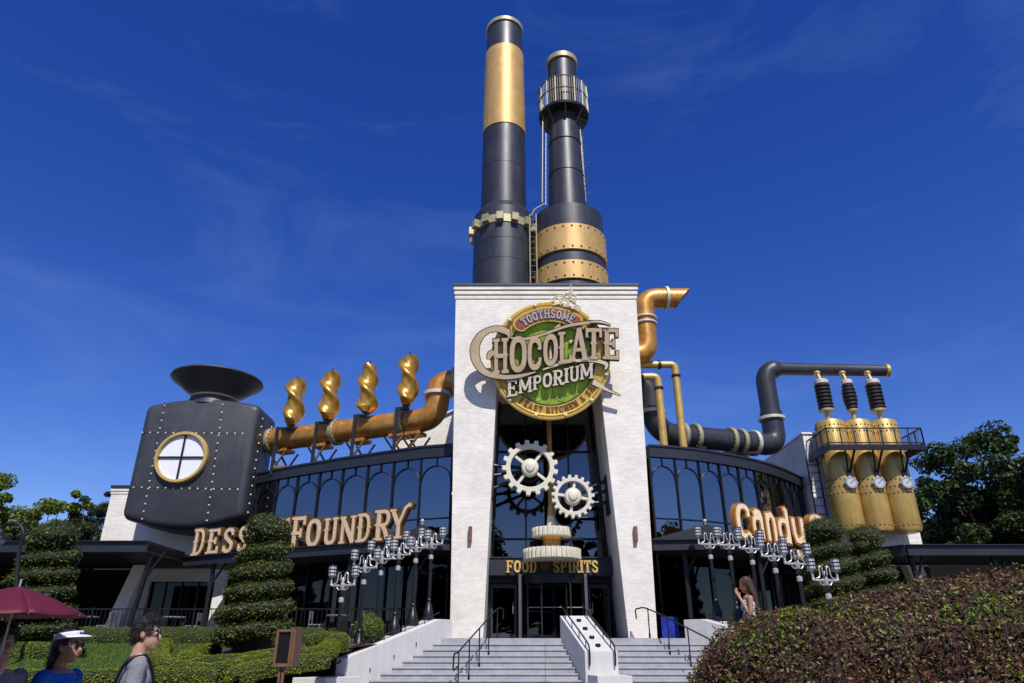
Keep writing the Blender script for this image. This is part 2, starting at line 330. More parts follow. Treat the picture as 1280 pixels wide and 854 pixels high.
# ------------------------------------------------------------------ lettering: strokes in a unit box
def arc(cx, cy, rx, ry, a0, a1, n=14, p=0.8):
    o = []
    for i in range(n + 1):
        a = R(a0 + (a1 - a0) * i / n); c, s = math.cos(a), math.sin(a)
        o.append((cx + rx * math.copysign(abs(c) ** p, c), cy + ry * math.copysign(abs(s) ** p, s)))
    return o
T_ = 0.17; h = T_ / 2
def stem(x, y0=0, y1=1, st=1, sb=1, spur=1, w=T_):
    o = [([(x, y0), (x, y1)], w)]
    if st: o.append(([(x - w * .95, y1 - .045), (x + w * .95, y1 - .045)], .09))
    if sb: o.append(([(x - w * .95, y0 + .045), (x + w * .95, y0 + .045)], .09))
    if spur: o.append(([(x - w * .72, (y0 + y1) / 2), (x, (y0 + y1) / 2 + .055), (x + w * .72, (y0 + y1) / 2)], .07))
    return o
def G(ch):
    W = .62
    if ch == 'I': return stem(.17), .34
    if ch == 'H': return stem(.15) + stem(.57) + [([(.15, .5), (.57, .5)], .12)], .72
    if ch == 'L': return stem(.15) + [([(.15, .06), (.55, .06)], .12), ([(.54, 0), (.54, .26)], .10)], .62
    if ch in 'EF':
        o = stem(.15) + [([(.15, .94), (.55, .94)], .12), ([(.54, 1.0), (.54, .74)], .10), ([(.15, .51), (.42, .51)], .11), ([(.42, .38), (.42, .64)], .09)]
        if ch == 'E': o += [([(.15, .06), (.57, .06)], .12), ([(.56, 0), (.56, .28)], .10)]
        return o, .64
    if ch == 'T': return stem(.33, st=0) + [([(.02, .94), (.64, .94)], .12), ([(.05, 1), (.05, .70)], .10), ([(.61, 1), (.61, .70)], .10)], .66
    if ch == 'O': return [(arc(.33, .5, .235, .415, 0, 360, 28), T_), ([(.02, .5), (.10, .5)], .09), ([(.56, .5), (.64, .5)], .09)], .66
    if ch == 'C': return [(arc(.33, .5, .235, .415, 38, 322, 24), T_), ([(.56, .62), (.53, .86)], .13), ([(.60, .62), (.46, .64)], .07), ([(.53, .14), (.56, .36)], .12), ([(.02, .5), (.10, .5)], .09)], .66
    if ch == 'D': return stem(.15) + [([(.15, .94), (.33, .94)] + arc(.30, .5, .26, .44, 80, -80, 16) + [(.33, .06), (.15, .06)], .13), ([(.56, .5), (.66, .5)], .08)], .68
    if ch in 'PR':
        o = stem(.15) + [([(.15, .94), (.33, .94)] + arc(.32, .715, .20, .225, 80, -80, 12) + [(.33, .49), (.15, .49)], .13)]
        if ch == 'R': o += [([(.30, .50), (.42, .30), (.50, .08), (.60, .04), (.67, .10)], .15)]
        return o, .66
    if ch == 'S':
        return [(arc(.32, .715, .20, .215, 20, 180, 10) + [(.16, .62), (.32, .51), (.48, .39)] + arc(.32, .285, .20, .215, 10, -160, 10), .16), ([(.52, .70), (.52, .92)], .11), ([(.12, .30), (.12, .08)], .11)], .64
    if ch == 'U': return [([(.15, 1), (.15, .4)] + arc(.36, .30, .21, .22, 180, 360, 12) + [(.57, .4), (.57, 1)], .16), ([(0, .955), (.30, .955)], .09), ([(.43, .955), (.71, .955)], .09), ([(.03, .55), (.15, .6), (.27, .55)], .06)], .72
    if ch == 'N': return stem(.13, spur=0, w=.13) + stem(.59, spur=0, sb=0, w=.13) + [([(.10, .97), (.62, .03)], .17)], .72
    if ch == 'M': return stem(.13, w=.14) + stem(.73, w=.15) + [([(.13, .97), (.43, .18)], .16), ([(.73, .97), (.43, .18)], .11)], .86
    if ch == 'A': return [([(.10, .03), (.34, .98)], .12), ([(.34, .98), (.60, .03)], .18), ([(.20, .33), (.52, .33)], .10), ([(0, .045), (.22, .045)], .09), ([(.46, .045), (.74, .045)], .09)], .74
    if ch == 'Y': return stem(.34, 0, .48, st=0, spur=0) + [([(.08, .96), (.34, .44)], .17), ([(.34, .44), (.52, .80), (.62, 1.0), (.78, 1.10), (.86, 1.06)], .12), ([(-.04, .955), (.22, .955)], .09)], .74
    if ch == 'K': return stem(.15) + [([(.18, .42), (.54, .95)], .11), ([(.30, .58), (.56, .05)], .16)], .66
    if ch == '&': return [([(.62, .05), (.22, .72)] + arc(.32, .80, .13, .14, 200, -60, 10) + [(.14, .40)] + arc(.28, .23, .19, .18, 150, 350, 10) + [(.60, .46)], .11)], .68
    if ch == 'a': return [(arc(.27, .28, .18, .22, 0, 360, 20), .14), ([(.45, .0), (.45, .5), (.40, .60), (.26, .63), (.12, .56)], .15)], .58
    if ch == 'n': return [([(.12, 0), (.12, .63)], .15), ([(.12, .46), (.20, .58), (.32, .60), (.42, .50), (.44, .36), (.44, 0)], .15)], .57
    if ch == 'd': return [(arc(.26, .29, .18, .24, 0, 360, 20), .14), ([(.45, 0), (.45, .80)], .15), ([(.34, .79), (.45, .82)], .09)], .58
    if ch == 'y': return [([(.10, .62), (.10, .25), (.16, .10), (.28, .07), (.42, .16)], .15), ([(.45, .63), (.45, -.12), (.38, -.24), (.26, -.27), (.10, -.22)], .15)], .57
    if ch == 'c': return [(arc(.32, .5, .22, .42, 45, 315, 22), .16), ([(.50, .64), (.50, .84)], .13)], .6
    raise KeyError(ch)
def ribbon(mb, pts, wd, f, d0, d1, grow=0.0):
    """flat stroke: pts (u,v), frame f(u,v,d)->world"""
    P = [Vector((p[0], p[1])) for p in pts]; Q = [P[0]]
    for p in P[1:]:
        if (p - Q[-1]).length > 1e-5: Q.append(p)
    P = Q; closed = (P[0] - P[-1]).length < 1e-4
    if closed: P = P[:-1]
    m = len(P); wd = wd + 2 * grow
    if not closed and grow:
        P[0] = P[0] + (P[0] - P[1]).normalized() * grow; P[-1] = P[-1] + (P[-1] - P[-2]).normalized() * grow
    A, B = [], []
    for i in range(m):
        a = P[i] - P[i - 1] if (closed or i) else P[1] - P[0]; b = P[(i + 1) % m] - P[i] if (closed or i < m - 1) else P[-1] - P[-2]
        a = a.normalized(); b = b.normalized(); t = (a + b); t = t.normalized() if t.length > 1e-3 else a
        n = Vector((-t.y, t.x)); k = 1 / max(0.5, n.dot(Vector((-a.y, a.x)))); A.append(P[i] + n * wd / 2 * k); B.append(P[i] - n * wd / 2 * k)
    vs = [f(p.x, p.y, d0) for p in A] + [f(p.x, p.y, d0) for p in B] + [f(p.x, p.y, d1) for p in A] + [f(p.x, p.y, d1) for p in B]; fs = []
    for i in range(m if closed else m - 1):
        j = (i + 1) % m; fs += [(i, j, m + j, m + i), (2 * m + i, 3 * m + i, 3 * m + j, 2 * m + j), (i, 2 * m + i, 2 * m + j, j), (m + i, m + j, 3 * m + j, 3 * m + i)]
    if not closed: fs += [(0, m, 3 * m, 2 * m), (m - 1, 3 * m - 1, 4 * m - 1, 2 * m - 1)]
    mb.add(vs, fs)
def letter(ch, f, parent, front, edge, d0, dm, d1, grow, name='letter', wm=1.0):
    """edge block (grown outline) with a proud face; both real depth"""
    st, wd = G(ch); e = MB(); k = MB()
    for i, (p, w_) in enumerate(st):
        w_ = w_ * wm
        ribbon(e, p, w_, f, d0, dm + i * 0.0023, grow); ribbon(k, p, w_, f, dm - 0.004, d1 + i * 0.0023)
    o = e.build(name, edge, parent, smooth=0.5); k.build('face', front, o, smooth=0.5); return o
def boxframe(O, U, Vv, Nn, W, H, gw):       # glyph of width gw scaled into W x H
    sx = W / gw
    return lambda u, v, d: O + U * (u * sx) + Vv * (v * H) + Nn * d
# ================================================================== ground and terraces
ZL = 1.93                                    # landing level
def grid(name, xs, ys, zf, m, kind='structure'):
    V = [(x, y, zf(x, y)) for y in ys for x in xs]; nx = len(xs)
    F = [(j * nx + i, j * nx + i + 1, (j + 1) * nx + i + 1, (j + 1) * nx + i) for j in range(len(ys) - 1) for i in range(nx - 1)]
    b = MB(); b.add(V, F); o = b.build(name, m, None, smooth=1.0); o['kind'] = kind; return o
g = grid('ground', [-1500, -300, -60, 0, 60, 300, 1500], [-300, -50, 0, 60, 300, 1500], lambda x, y: 0.0, paveM)
FAN = Vector((1.3, 28.5))                    # the stair flares out from here
def fanx(x0, y): return FAN.x + (x0 - FAN.x) * (FAN.y - y) / (FAN.y - 24.0)
XL0, XR0 = -2.25, 6.04
def gz(x, y):                                # garden banks, rising to the terrace
    t = max(0.0, min(1.0, (y - 7.3) / 4.6)); t = t * t * (3 - 2 * t)
    z = (0.60 + (y - 12) * 0.115) * t if y < 12 else 0.60 + (y - 12) * 0.115
    return min(z, 1.80) + 0.02 * noise.noise(Vector((x * .5, y * .5, 0)))
def gzR(x, y):
    t = max(0.0, min(1.0, (y - 6.2) / 4.5)); t = t * t * (3 - 2 * t); return min(0.9 * t + max(0, y - 11) * 0.08, 1.8) + 0.02 * noise.noise(Vector((x * .5, y * .5, 3)))
# left garden bed, its right side following the stair wall
ysL = [7.0 + i * 0.6 for i in range(29)]
nxL = 40; V = []; F = []
for y in ysL:
    xr = fanx(XL0, max(y, 19.5)) - 0.05
    for i in range(nxL + 1): x = -34 + (xr + 34) * i / nxL; V.append((x, y, gz(x, y) + 0.004))
for j in range(len(ysL) - 1):
    for i in range(nxL): a = j * (nxL + 1) + i; F.append((a, a + 1, a + nxL + 2, a + nxL + 1))
b = MB(); b.add(V, F); o = b.build('garden_bed', mulchM, None, 1.0); o['kind'] = 'structure'
V = []; F = []
for y in ysL:
    xl = fanx(XR0, max(y, 19.5)) + 0.05 if y > 15 else 2.3 + max(0, (y - 8) * .25)
    if y <= 12.7 and y > 10.3: xl = max(xl, 3.5)
    for i in range(nxL + 1): x = xl + (40 - xl) * i / nxL; V.append((x, y, gzR(x, y) + 0.004))
for j in range(len(ysL) - 1):
    for i in range(nxL): a = j * (nxL + 1) + i; F.append((a, a + 1, a + nxL + 2, a + nxL + 1))
b = MB(); b.add(V, F); o = b.build('garden_bed', mulchM, None, 1.0); o['kind'] = 'structure'
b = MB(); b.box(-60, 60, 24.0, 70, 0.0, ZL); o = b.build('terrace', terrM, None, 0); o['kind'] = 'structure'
b = MB(); b.box(3.35, 12, 10.75, 12.4, 0.0, 1.0); o = b.build('walkway', stoneM, None, 0); o['kind'] = 'structure'
# landing nosing + the flight, every step its own piece
st = thing('stone_stairs', 'wide grey concrete stairs flaring up to the entrance', 'stairs', (1.9, 22, 0), kind=None)
NS = 12; RISE = ZL / NS; RUN = 0.33
for k in range(NS):
    yf = 24.0 - RUN * (k + 1) + 0.0; yb = 24.0 - RUN * k; z = ZL - RISE * (k + 1) if k < NS else 0
    z = ZL - RISE * k - (RISE if True else 0)
    # tread between yf..yb at height z ; a slim nosing overhangs the riser below
    if z < 0.02: continue
    for q in range(5):
     f0, f1 = q / 5, (q + 1) / 5
     b = MB(); X0, X1, X2, X3 = fanx(XL0, yf), fanx(XR0, yf), fanx(XL0, yb), fanx(XR0, yb); n = 0.03; jt = 0.004
     xl, xr = X0 + (X1 - X0) * f0 + jt, X0 + (X1 - X0) * f1 - jt; xl2, xr2 = X2 + (X3 - X2) * f0 + jt, X2 + (X3 - X2) * f1 - jt
     b.hexa([(xl, yf, 0), (xr, yf, 0), (xr2, yb - .001, 0), (xl2, yb - .001, 0)], [(xl, yf, z - .045), (xr, yf, z - .045), (xr2, yb - .001, z - .045), (xl2, yb - .001, z - .045)])
     b.hexa([(xl, yf - n, z - .043), (xr, yf - n, z - .043), (xr2, yb - .001, z - .043), (xl2, yb - .001, z - .043)], [(xl, yf - n, z), (xr, yf - n, z), (xr2, yb - .001, z), (xl2, yb - .001, z)])
     b.build('step', concM, st, 0, bevel=0.008)
b = MB(); b.box(-2.24, 6.03, 23.93, 23.998, ZL - RISE, ZL + 0.004); b.box(-2.24, 6.03, 23.998, 24.9, ZL + .0005, ZL + 0.0045); b.build('landing_edge', concM, st, 0, bevel=0.006)

# ---------------------------------------------------------------- stair cheek walls
def cheek(side, label):
    x0 = XL0 if side < 0 else XR0; e = thing('stair_wall', label, 'wall', (x0, 24, 0), 'flared white walls beside the stairs')
    def P(y, off, z): return Vector((fanx(x0, y) + off * side, y, z))
    W = .28; b = MB()
    ys = [24.35, 23.9, 21.0]; zt = [2.50, 2.50, 1.39]
    for i in range(2):
        y0, y1 = ys[i], ys[i + 1]
        b.hexa([P(y0, .001 * i, 0), P(y1, .001 * i, 0), P(y1, W, 0), P(y0, W, 0)], [P(y0, .001 * i, zt[i]), P(y1, .001 * i, zt[i + 1]), P(y1, W, zt[i + 1]), P(y0, W, zt[i])])
    b.build('wall', stoneM, e, 0, bevel=0.012)
    b = MB(); b.hexa([P(20.99, -.45, 0), P(20.05, -.45, 0), P(20.05, .42, 0), P(20.99, .42, 0)], [P(20.99, -.45, .93), P(20.05, -.45, .93), P(20.05, .42, .93), P(20.99, .42, .93)]); b.build('end_block', stoneM, e, 0, bevel=0.015)
    # low rail with curled end on top
    off = .14; b = MB(); pts = [P(24.0, off, 2.72), P(23.7, off, 2.58), P(21.2, off, 1.63), P(20.92, off, 1.54), P(20.8, off, 1.42), P(20.82, off, 1.28), P(20.94, off, 1.26), P(20.98, off, 1.34)]
    b.tube(smooth_path(pts, 5), .022, 8); b.build('handrail', blackM, e)
    for y in (23.5, 22.85, 22.2, 21.6, 21.2):
        t = (24 - y) / 3.3; z = 2.50 - (23.9 - y) / 2.9 * 1.11; b = MB(); b.cyl(P(y, off, z - .01), P(y, off, z + .17), .014, n=8); b.build('bracket', blackM, e)
    for y in (23.1, 22.4, 21.7, 21.0):     # little recessed step lights
        z = ZL - RISE * ((24 - y) / RUN) + .26; b = MB(); p = P(y, -.001, z); b.box(p.x - .01, p.x + .012, y - .04, y + .04, z - .05, z + .05); b.build('step_light', blackM, e)
    return e
cheek(-1, 'flared white stair wall with curled black rail beside the scroll hedges')
cheek(1, 'flared white stair wall behind the purple shrub')

# ---------------------------------------------------------------- middle sloping wall with two rails
e = thing('stair_divider', 'white sloping divider wall with two black rails down the stairs', 'wall', (2.1, 22, 0))
def Q(y, off, z): return Vector((fanx(2.08, y) + off, y, z))
hw = .47
b = MB(); b.hexa([Q(24.2, -hw, 0), Q(21.35, -hw, 0), Q(21.35, hw, 0), Q(24.2, hw, 0)], [Q(24.2, -hw, 2.62), Q(21.35, -hw, 1.56), Q(21.35, hw, 1.56), Q(24.2, hw, 2.62)]); b.build('wall', stoneM, e, 0, bevel=.012)
b = MB(); b.hexa([Q(21.345, -hw + .06, 0), Q(20.4, -hw + .06, 0), Q(20.4, hw + .06, 0), Q(21.345, hw + .06, 0)], [Q(21.345, -hw + .06, .96), Q(20.4, -hw + .06, .96), Q(20.4, hw + .06, .96), Q(21.345, hw + .06, .96)]); b.build('end_block', stoneM, e, 0, bevel=.012)
for y in (23.7, 23.0, 22.3, 21.7):
    z = 1.56 + (y - 21.35) / 2.85 * 1.06; b = MB(); b.cyl(Q(y, 0.02, z - .03), Q(y, .02, z + .07), .085, .075, 12); b.build('light_puck', blackM, e)
for s_ in (-1, 1):
    o_ = s_ * .36; zz = lambda y: 1.56 + (y - 21.35) / 2.85 * 1.06
    b = MB(); b.tube(smooth_path([Q(24.5, o_, zz(24.5) + .22), Q(23, o_, zz(23) + .22), Q(21.5, o_, zz(21.5) + .2), Q(21.28, o_, 1.66), Q(21.22, o_, 1.45), Q(21.26, o_, 1.22), Q(21.32, o_, 1.2)], 5), .024, 8); b.build('handrail', blackM, e)
    for y in (23.9, 23.1, 22.3, 21.6): b = MB(); b.cyl(Q(y, o_, zz(y) - .01), Q(y, o_, zz(y) + .2), .014, n=8); b.build('bracket', blackM, e)

def stair_rail(x0, label, y1=24.1, y0=21.3):
    e = thing('stair_handrail', label, 'handrail', (fanx(x0, 22.5), 22.5, 0), 'handrails on the stairs')
    def P(y, dz): 
        k = min(NS, max(0, (24 - y) / RUN)); zs = ZL - RISE * k if y < 24 else ZL
        return Vector((fanx(x0, y), y, zs + dz))
    b = MB(); hgt = .92
    pts = [P(y1 + .35, hgt - .32), P(y1 + .36, hgt - .04), P(y1 + .22, hgt), P(y1, hgt)] + [P(y1 - (y1 - y0) * i / 5, hgt) for i in range(1, 6)] + [P(y0 - .22, hgt - .04 + .10), P(y0 - .26, hgt - .16), P(y0 - .24, hgt - .34), P(y0 - .02, hgt - .36)]
    b.tube(smooth_path(pts, 4), .024, 8); b.build('handrail', blackM, e)
    for i in range(5):
        y = y1 - .1 - (y1 - y0 - .15) * i / 4; p = P(y, 0); k = math.floor((24 - y) / RUN) + 1 if y < 24 else 0
        z = ZL - RISE * k if y < 24 else ZL
        b = MB(); b.cyl((p.x, y, z + .001), P(y, hgt), .02, n=8); b.cyl((p.x, y, z + .001), (p.x, y, z + .16), .032, n=8); b.build('post', blackM, e)
stair_rail(-.47, 'thin black handrail standing free on the stairs between the left wall and divider')
stair_rail(4.45, 'thin black handrail standing free on the stairs near the purple shrub')

# ================================================================== tower
tw = thing('brick_tower', 'tall white brick entrance tower with tapering glass opening', 'tower', (1.4, 25, ZL))
ZT = 15.36
def lin(a, b, z, z0=ZL, z1=15.49): return a + (b - a) * (z - z0) / (z1 - z0)
xl = lambda z: lin(-2.09, -2.34, z); xr = lambda z: lin(4.89, 5.15, z)
xil = lambda z: -.97 + .35 * (z - 1.95) / 8.46; xir = lambda z: 3.92 - .45 * (z - 1.95) / 8.46
ZO = 11.3; YF, YG, YB = 25.0, 28.0, 33.5
def quadprism(xa, xb, z0, z1, y0, y1):
    b = MB(); b.hexa([(xa(z0), y0, z0), (xb(z0), y0, z0), (xb(z0), y1, z0), (xa(z0), y1, z0)], [(xa(z1), y0, z1), (xb(z1), y0, z1), (xb(z1), y1, z1), (xa(z1), y1, z1)]); return b
quadprism(xl, xil, ZL, ZO, YF, YG + .3).build('pier', brickX, tw, 0, bevel=.01)
quadprism(xir, xr, ZL, ZO, YF, YG + .3).build('pier', brickX, tw, 0, bevel=.01)
quadprism(xl, xr, ZO, 14.82, YF, YG + .3).build('upper_wall', brickX, tw, 0)
quadprism(xl, lambda z: xl(z) + .35, ZL, 14.82, YG + .3, YB).build('side_wall', brickX, tw, 0)
quadprism(lambda z: xr(z) - .35, xr, ZL, 14.82, YG + .3, YB).build('side_wall', brickX, tw, 0)
quadprism(lambda z: xl(z) + .35, lambda z: xr(z) - .35, ZL, 14.82, YB - .35, YB).build('back_wall', brickX, tw, 0)
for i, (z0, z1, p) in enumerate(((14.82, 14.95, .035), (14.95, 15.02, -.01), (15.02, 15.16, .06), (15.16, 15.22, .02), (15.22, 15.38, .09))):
    b = MB(); b.box(xl(z0) - p, xr(z0) + p, YF - p, YB + p, z0, z1); b.build('cornice_band', brickX if p > 0.03 else mat('painted_shadow', (.36, .32, .28), .9), tw, 0, bevel=.006)  # recessed bands get a darker colour, painting the thin shadows between courses
b = MB(); b.box(xl(15.4) - .13, xr(15.4) + .13, YF - .13, YB + .13, 15.38, 15.50); b.build('coping', navyM, tw, 0, bevel=.01)
# interior
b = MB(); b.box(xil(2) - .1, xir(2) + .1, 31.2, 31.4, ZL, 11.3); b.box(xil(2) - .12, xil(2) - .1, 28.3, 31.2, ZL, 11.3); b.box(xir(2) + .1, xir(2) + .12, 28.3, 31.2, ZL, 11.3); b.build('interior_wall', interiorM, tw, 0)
# window wall, pane by pane
xv = [None, at(657, 600, YG).x, at(711, 600, YG).x, None]; zh = [4.74, at(690, 674, YG).z, at(690, 565, YG).z, 11.25]
for j in range(3):
    for i in range(3):
        fa = (lambda z: xil(z) - .02) if i == 0 else (lambda z, k=i: xv[k]); fb = (lambda z: xir(z) + .02) if i == 2 else (lambda z, k=i: xv[k + 1])
        quadprism(fa, fb, zh[j], zh[j + 1], YG + .02, YG + .04).build('pane', glassT, tw, 0)
for x in xv[1:3]: b = MB(); b.box(x - .035, x + .035, YG - .05, YG + .015, 4.75, 11.25); b.build('mullion', blackM, tw, 0)
for z in zh[1:3]: b = MB(); b.box(xil(z), xir(z), YG - .06, YG + .012, z - .035, z + .035); b.build('transom', blackM, tw, 0)
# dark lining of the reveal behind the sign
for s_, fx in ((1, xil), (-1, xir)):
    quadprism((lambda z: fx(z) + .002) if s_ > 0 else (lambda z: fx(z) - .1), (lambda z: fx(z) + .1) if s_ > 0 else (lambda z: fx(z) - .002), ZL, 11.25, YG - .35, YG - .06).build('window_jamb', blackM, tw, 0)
# header with lettering
hd = MB(); hd.box(xil(4.4) + .004, xir(4.4) - .004, 26.85, 27.94, 4.13, 4.75); hd.build('header', navyM, tw, 0, bevel=.01)
b = MB(); b.box(xil(4.4) + .006, xir(4.4) - .006, 26.80, 27.94, 4.752, 4.79); b.build('header_trim', steelW, tw, 0)
fs = thing('door_sign', 'gold letters reading FOOD AND SPIRITS on the dark door header', 'sign', (1.5, 26.85, 4.2))
def px_text(txt, x0, x1, ytop, ybot, Y, parent, front, edge, d0, dm, d1, grow, gap=.07, slope=0):
    ws = [G(c)[1] if c != ' ' else .3 for c in txt]; tot = sum(ws) + gap * (len(txt) - 1); x = x0
    for c, wg in zip(txt, ws):
        wpx = (x1 - x0) * wg / tot
        if c != ' ':
            O = at(x, ybot, Y); E = at(x + wpx, ybot, Y); H = at(x, ytop, Y).z - O.z
            letter(c, boxframe(O, Vector((1, 0, 0)), Vector((0, 0, 1)), Vector((0, -1, 0)), E.x - O.x, H, wg), parent, front, edge, d0, dm, d1, grow)
        x += wpx + (x1 - x0) * gap / tot
px_text('FOOD', 633, 671, 701, 716, 26.84, fs, letterG, letterB, 0, .05, .07, .035)
px_text('AND', 675, 687.5, 703.5, 712.5, 26.84, fs, letterB, letterE, 0, .04, .05, .02)
px_text('SPIRITS', 691.5, 748, 701, 716, 26.84, fs, letterG, letterB, 0, .05, .07, .035)
# dark portal behind the doors
b = MB(); b.box(xil(2) + .02, xir(2) - .02, 27.5, 27.92, 3.92, 4.128); b.build('door_head', blackM, tw, 0)
# revolving door
rd = thing('revolving_door', 'black glass revolving door under the header', 'door', (1.53, 27.3, ZL))
rc = Vector((at(694, 780, 27.2).x, 27.35, ZL)); rr = 1.2
b = MB(); b.lathe([(rr, 3.82), (rr + .03, 3.82), (rr + .03, 4.11), (rr, 4.11), (0.001, 4.11), (0.001, 4.10)], (rc.x, rc.y, 0), 40); b.build('drum_canopy', blackM, rd)
b = MB(); b.lathe([(rr + .02, ZL + .006), (rr + .02, ZL + .05), (rr - .05, ZL + .05), (rr - .05, ZL + .006)], (rc.x, rc.y, 0), 40); b.build('floor_ring', blackM, rd)
for a0, a1 in ((150, 212), (328, 390)):
    for q in range(3):
        A0, A1 = R(a0 + (a1 - a0) * q / 3), R(a0 + (a1 - a0) * (q + 1) / 3); b = MB()
        p = [(rc.x + rr * math.cos(a), rc.y + rr * math.sin(a)) for a in (A0, A1)]; p2 = [(rc.x + (rr - .02) * math.cos(a), rc.y + (rr - .02) * math.sin(a)) for a in (A0, A1)]
        b.hexa([(*p[0], ZL + .05), (*p[1], ZL + .05), (*p2[1], ZL + .05), (*p2[0], ZL + .05)], [(*p[0], 3.82), (*p[1], 3.82), (*p2[1], 3.82), (*p2[0], 3.82)]); b.build('drum_pane', glassD, rd, 0)
for a in (212, 244, 296, 328, 180, 0): b = MB(); a = R(a); b.cyl((rc.x + rr * math.cos(a), rc.y + rr * math.sin(a), ZL + .01), (rc.x + rr * math.cos(a), rc.y + rr * math.sin(a), 3.82), .03, n=8); b.build('drum_post', navyM, rd)
for a in (20, 110, 200, 290):
    a = R(a); d = Vector((math.cos(a), math.sin(a), 0)); c0 = rc.copy(); wing = MB()
    for k0, k1, z0, z1 in ((.04, .10, .04, 1.85), (1.05, 1.12, .04, 1.85), (.1, 1.05, .04, .16), (.1, 1.05, 1.77, 1.85), (.1, 1.05, .94, .99)): wing.bar(c0 + d * k0 + Vector((0, 0, (z0 + z1) / 2)), c0 + d * k1 + Vector((0, 0, (z0 + z1) / 2)), .045, z1 - z0, up=(0, 0, 1))
    wf = wing.build('door_wing', blackM, rd, 0)
    b = MB(); b.bar(c0 + d * .1 + Vector((0, 0, .97)), c0 + d * 1.05 + Vector((0, 0, .97)), .012, 1.62, up=(0, 0, 1)); b.build('pane', glassD, wf, 0)
b = MB(); b.cyl(rc + Vector((0, 0, .01)), rc + Vector((0, 0, 1.88)), .04, n=10); b.build('shaft', navyM, rd)
b = MB(); b.bar(rc + Vector((-1.0, -.6, 1.08)), rc + Vector((1.0, -.6, 1.08)), .025); b.build('push_bar', silverM, rd)
for px in (650, 733):
    x = at(px, 760, 26.6).x; b = MB(); b.box(x - .055, x + .055, 26.45, 26.6, ZL + .006, 4.125); b.build('portal_post', mat('post_grey', (.10, .105, .13), .4, .2), rd, 0, bevel=.008)
def side_door(px0, px1, label):
    Yd = 27.75; x0, x1 = at(px0, 780, Yd).x, at(px1, 780, Yd).x; d = thing('glass_door', label, 'door', ((x0 + x1) / 2, Yd, ZL), 'glass doors beside the revolving door')
    for a, b_, c, e_ in ((x0, x0 + .09, ZL + .01, 3.9), (x1 - .09, x1, ZL + .01, 3.9), (x0 + .09, x1 - .09, ZL + .01, ZL + .2), (x0 + .09, x1 - .09, 3.75, 3.9)):
        m = MB(); m.box(a, b_, Yd, Yd + .06, c, e_); m.build('door_frame', mat('door_grey', (.05, .052, .065), .4, .2), d, 0, bevel=.005)
    m = MB(); m.box(x0 + .09, x1 - .09, Yd + .02, Yd + .035, ZL + .2, 3.75); m.build('pane', glassD, d, 0)
    xh = x1 - .14 if px0 < 690 else x0 + .14
    m = MB(); m.tube([(xh, Yd, ZL + .9), (xh, Yd - .06, ZL + .92), (xh, Yd - .06, ZL + 1.3), (xh, Yd, ZL + 1.32)], .014, 8); m.build('handle', silverM, d)
side_door(613, 646, 'dark framed glass door between the revolving door and the narrower pier reveal')
side_door(737, 764, 'dark framed glass door between the revolving door and the shaded pier reveal')
for px, lab in ((588, 'small brown box sconce on the brick pier beside the dessert lettering'), (794, 'small brown box sconce on the brick pier beside the candy lettering')):
    sc = thing('wall_sconce', lab, 'wall lamp', at(px, 670, 24.9), 'brown sconces on the tower piers'); c = at(px, 668, 25)
    b = MB(); b.box(c.x - .065, c.x + .065, 24.82, 24.96, c.z - .26, c.z + .26); b.build('shade', sconceM, sc, 0, bevel=.012)
    b = MB(); b.box(c.x - .05, c.x + .05, 24.96, 25.0, c.z - .12, c.z + .12); b.build('back_plate', blackM, sc, 0)

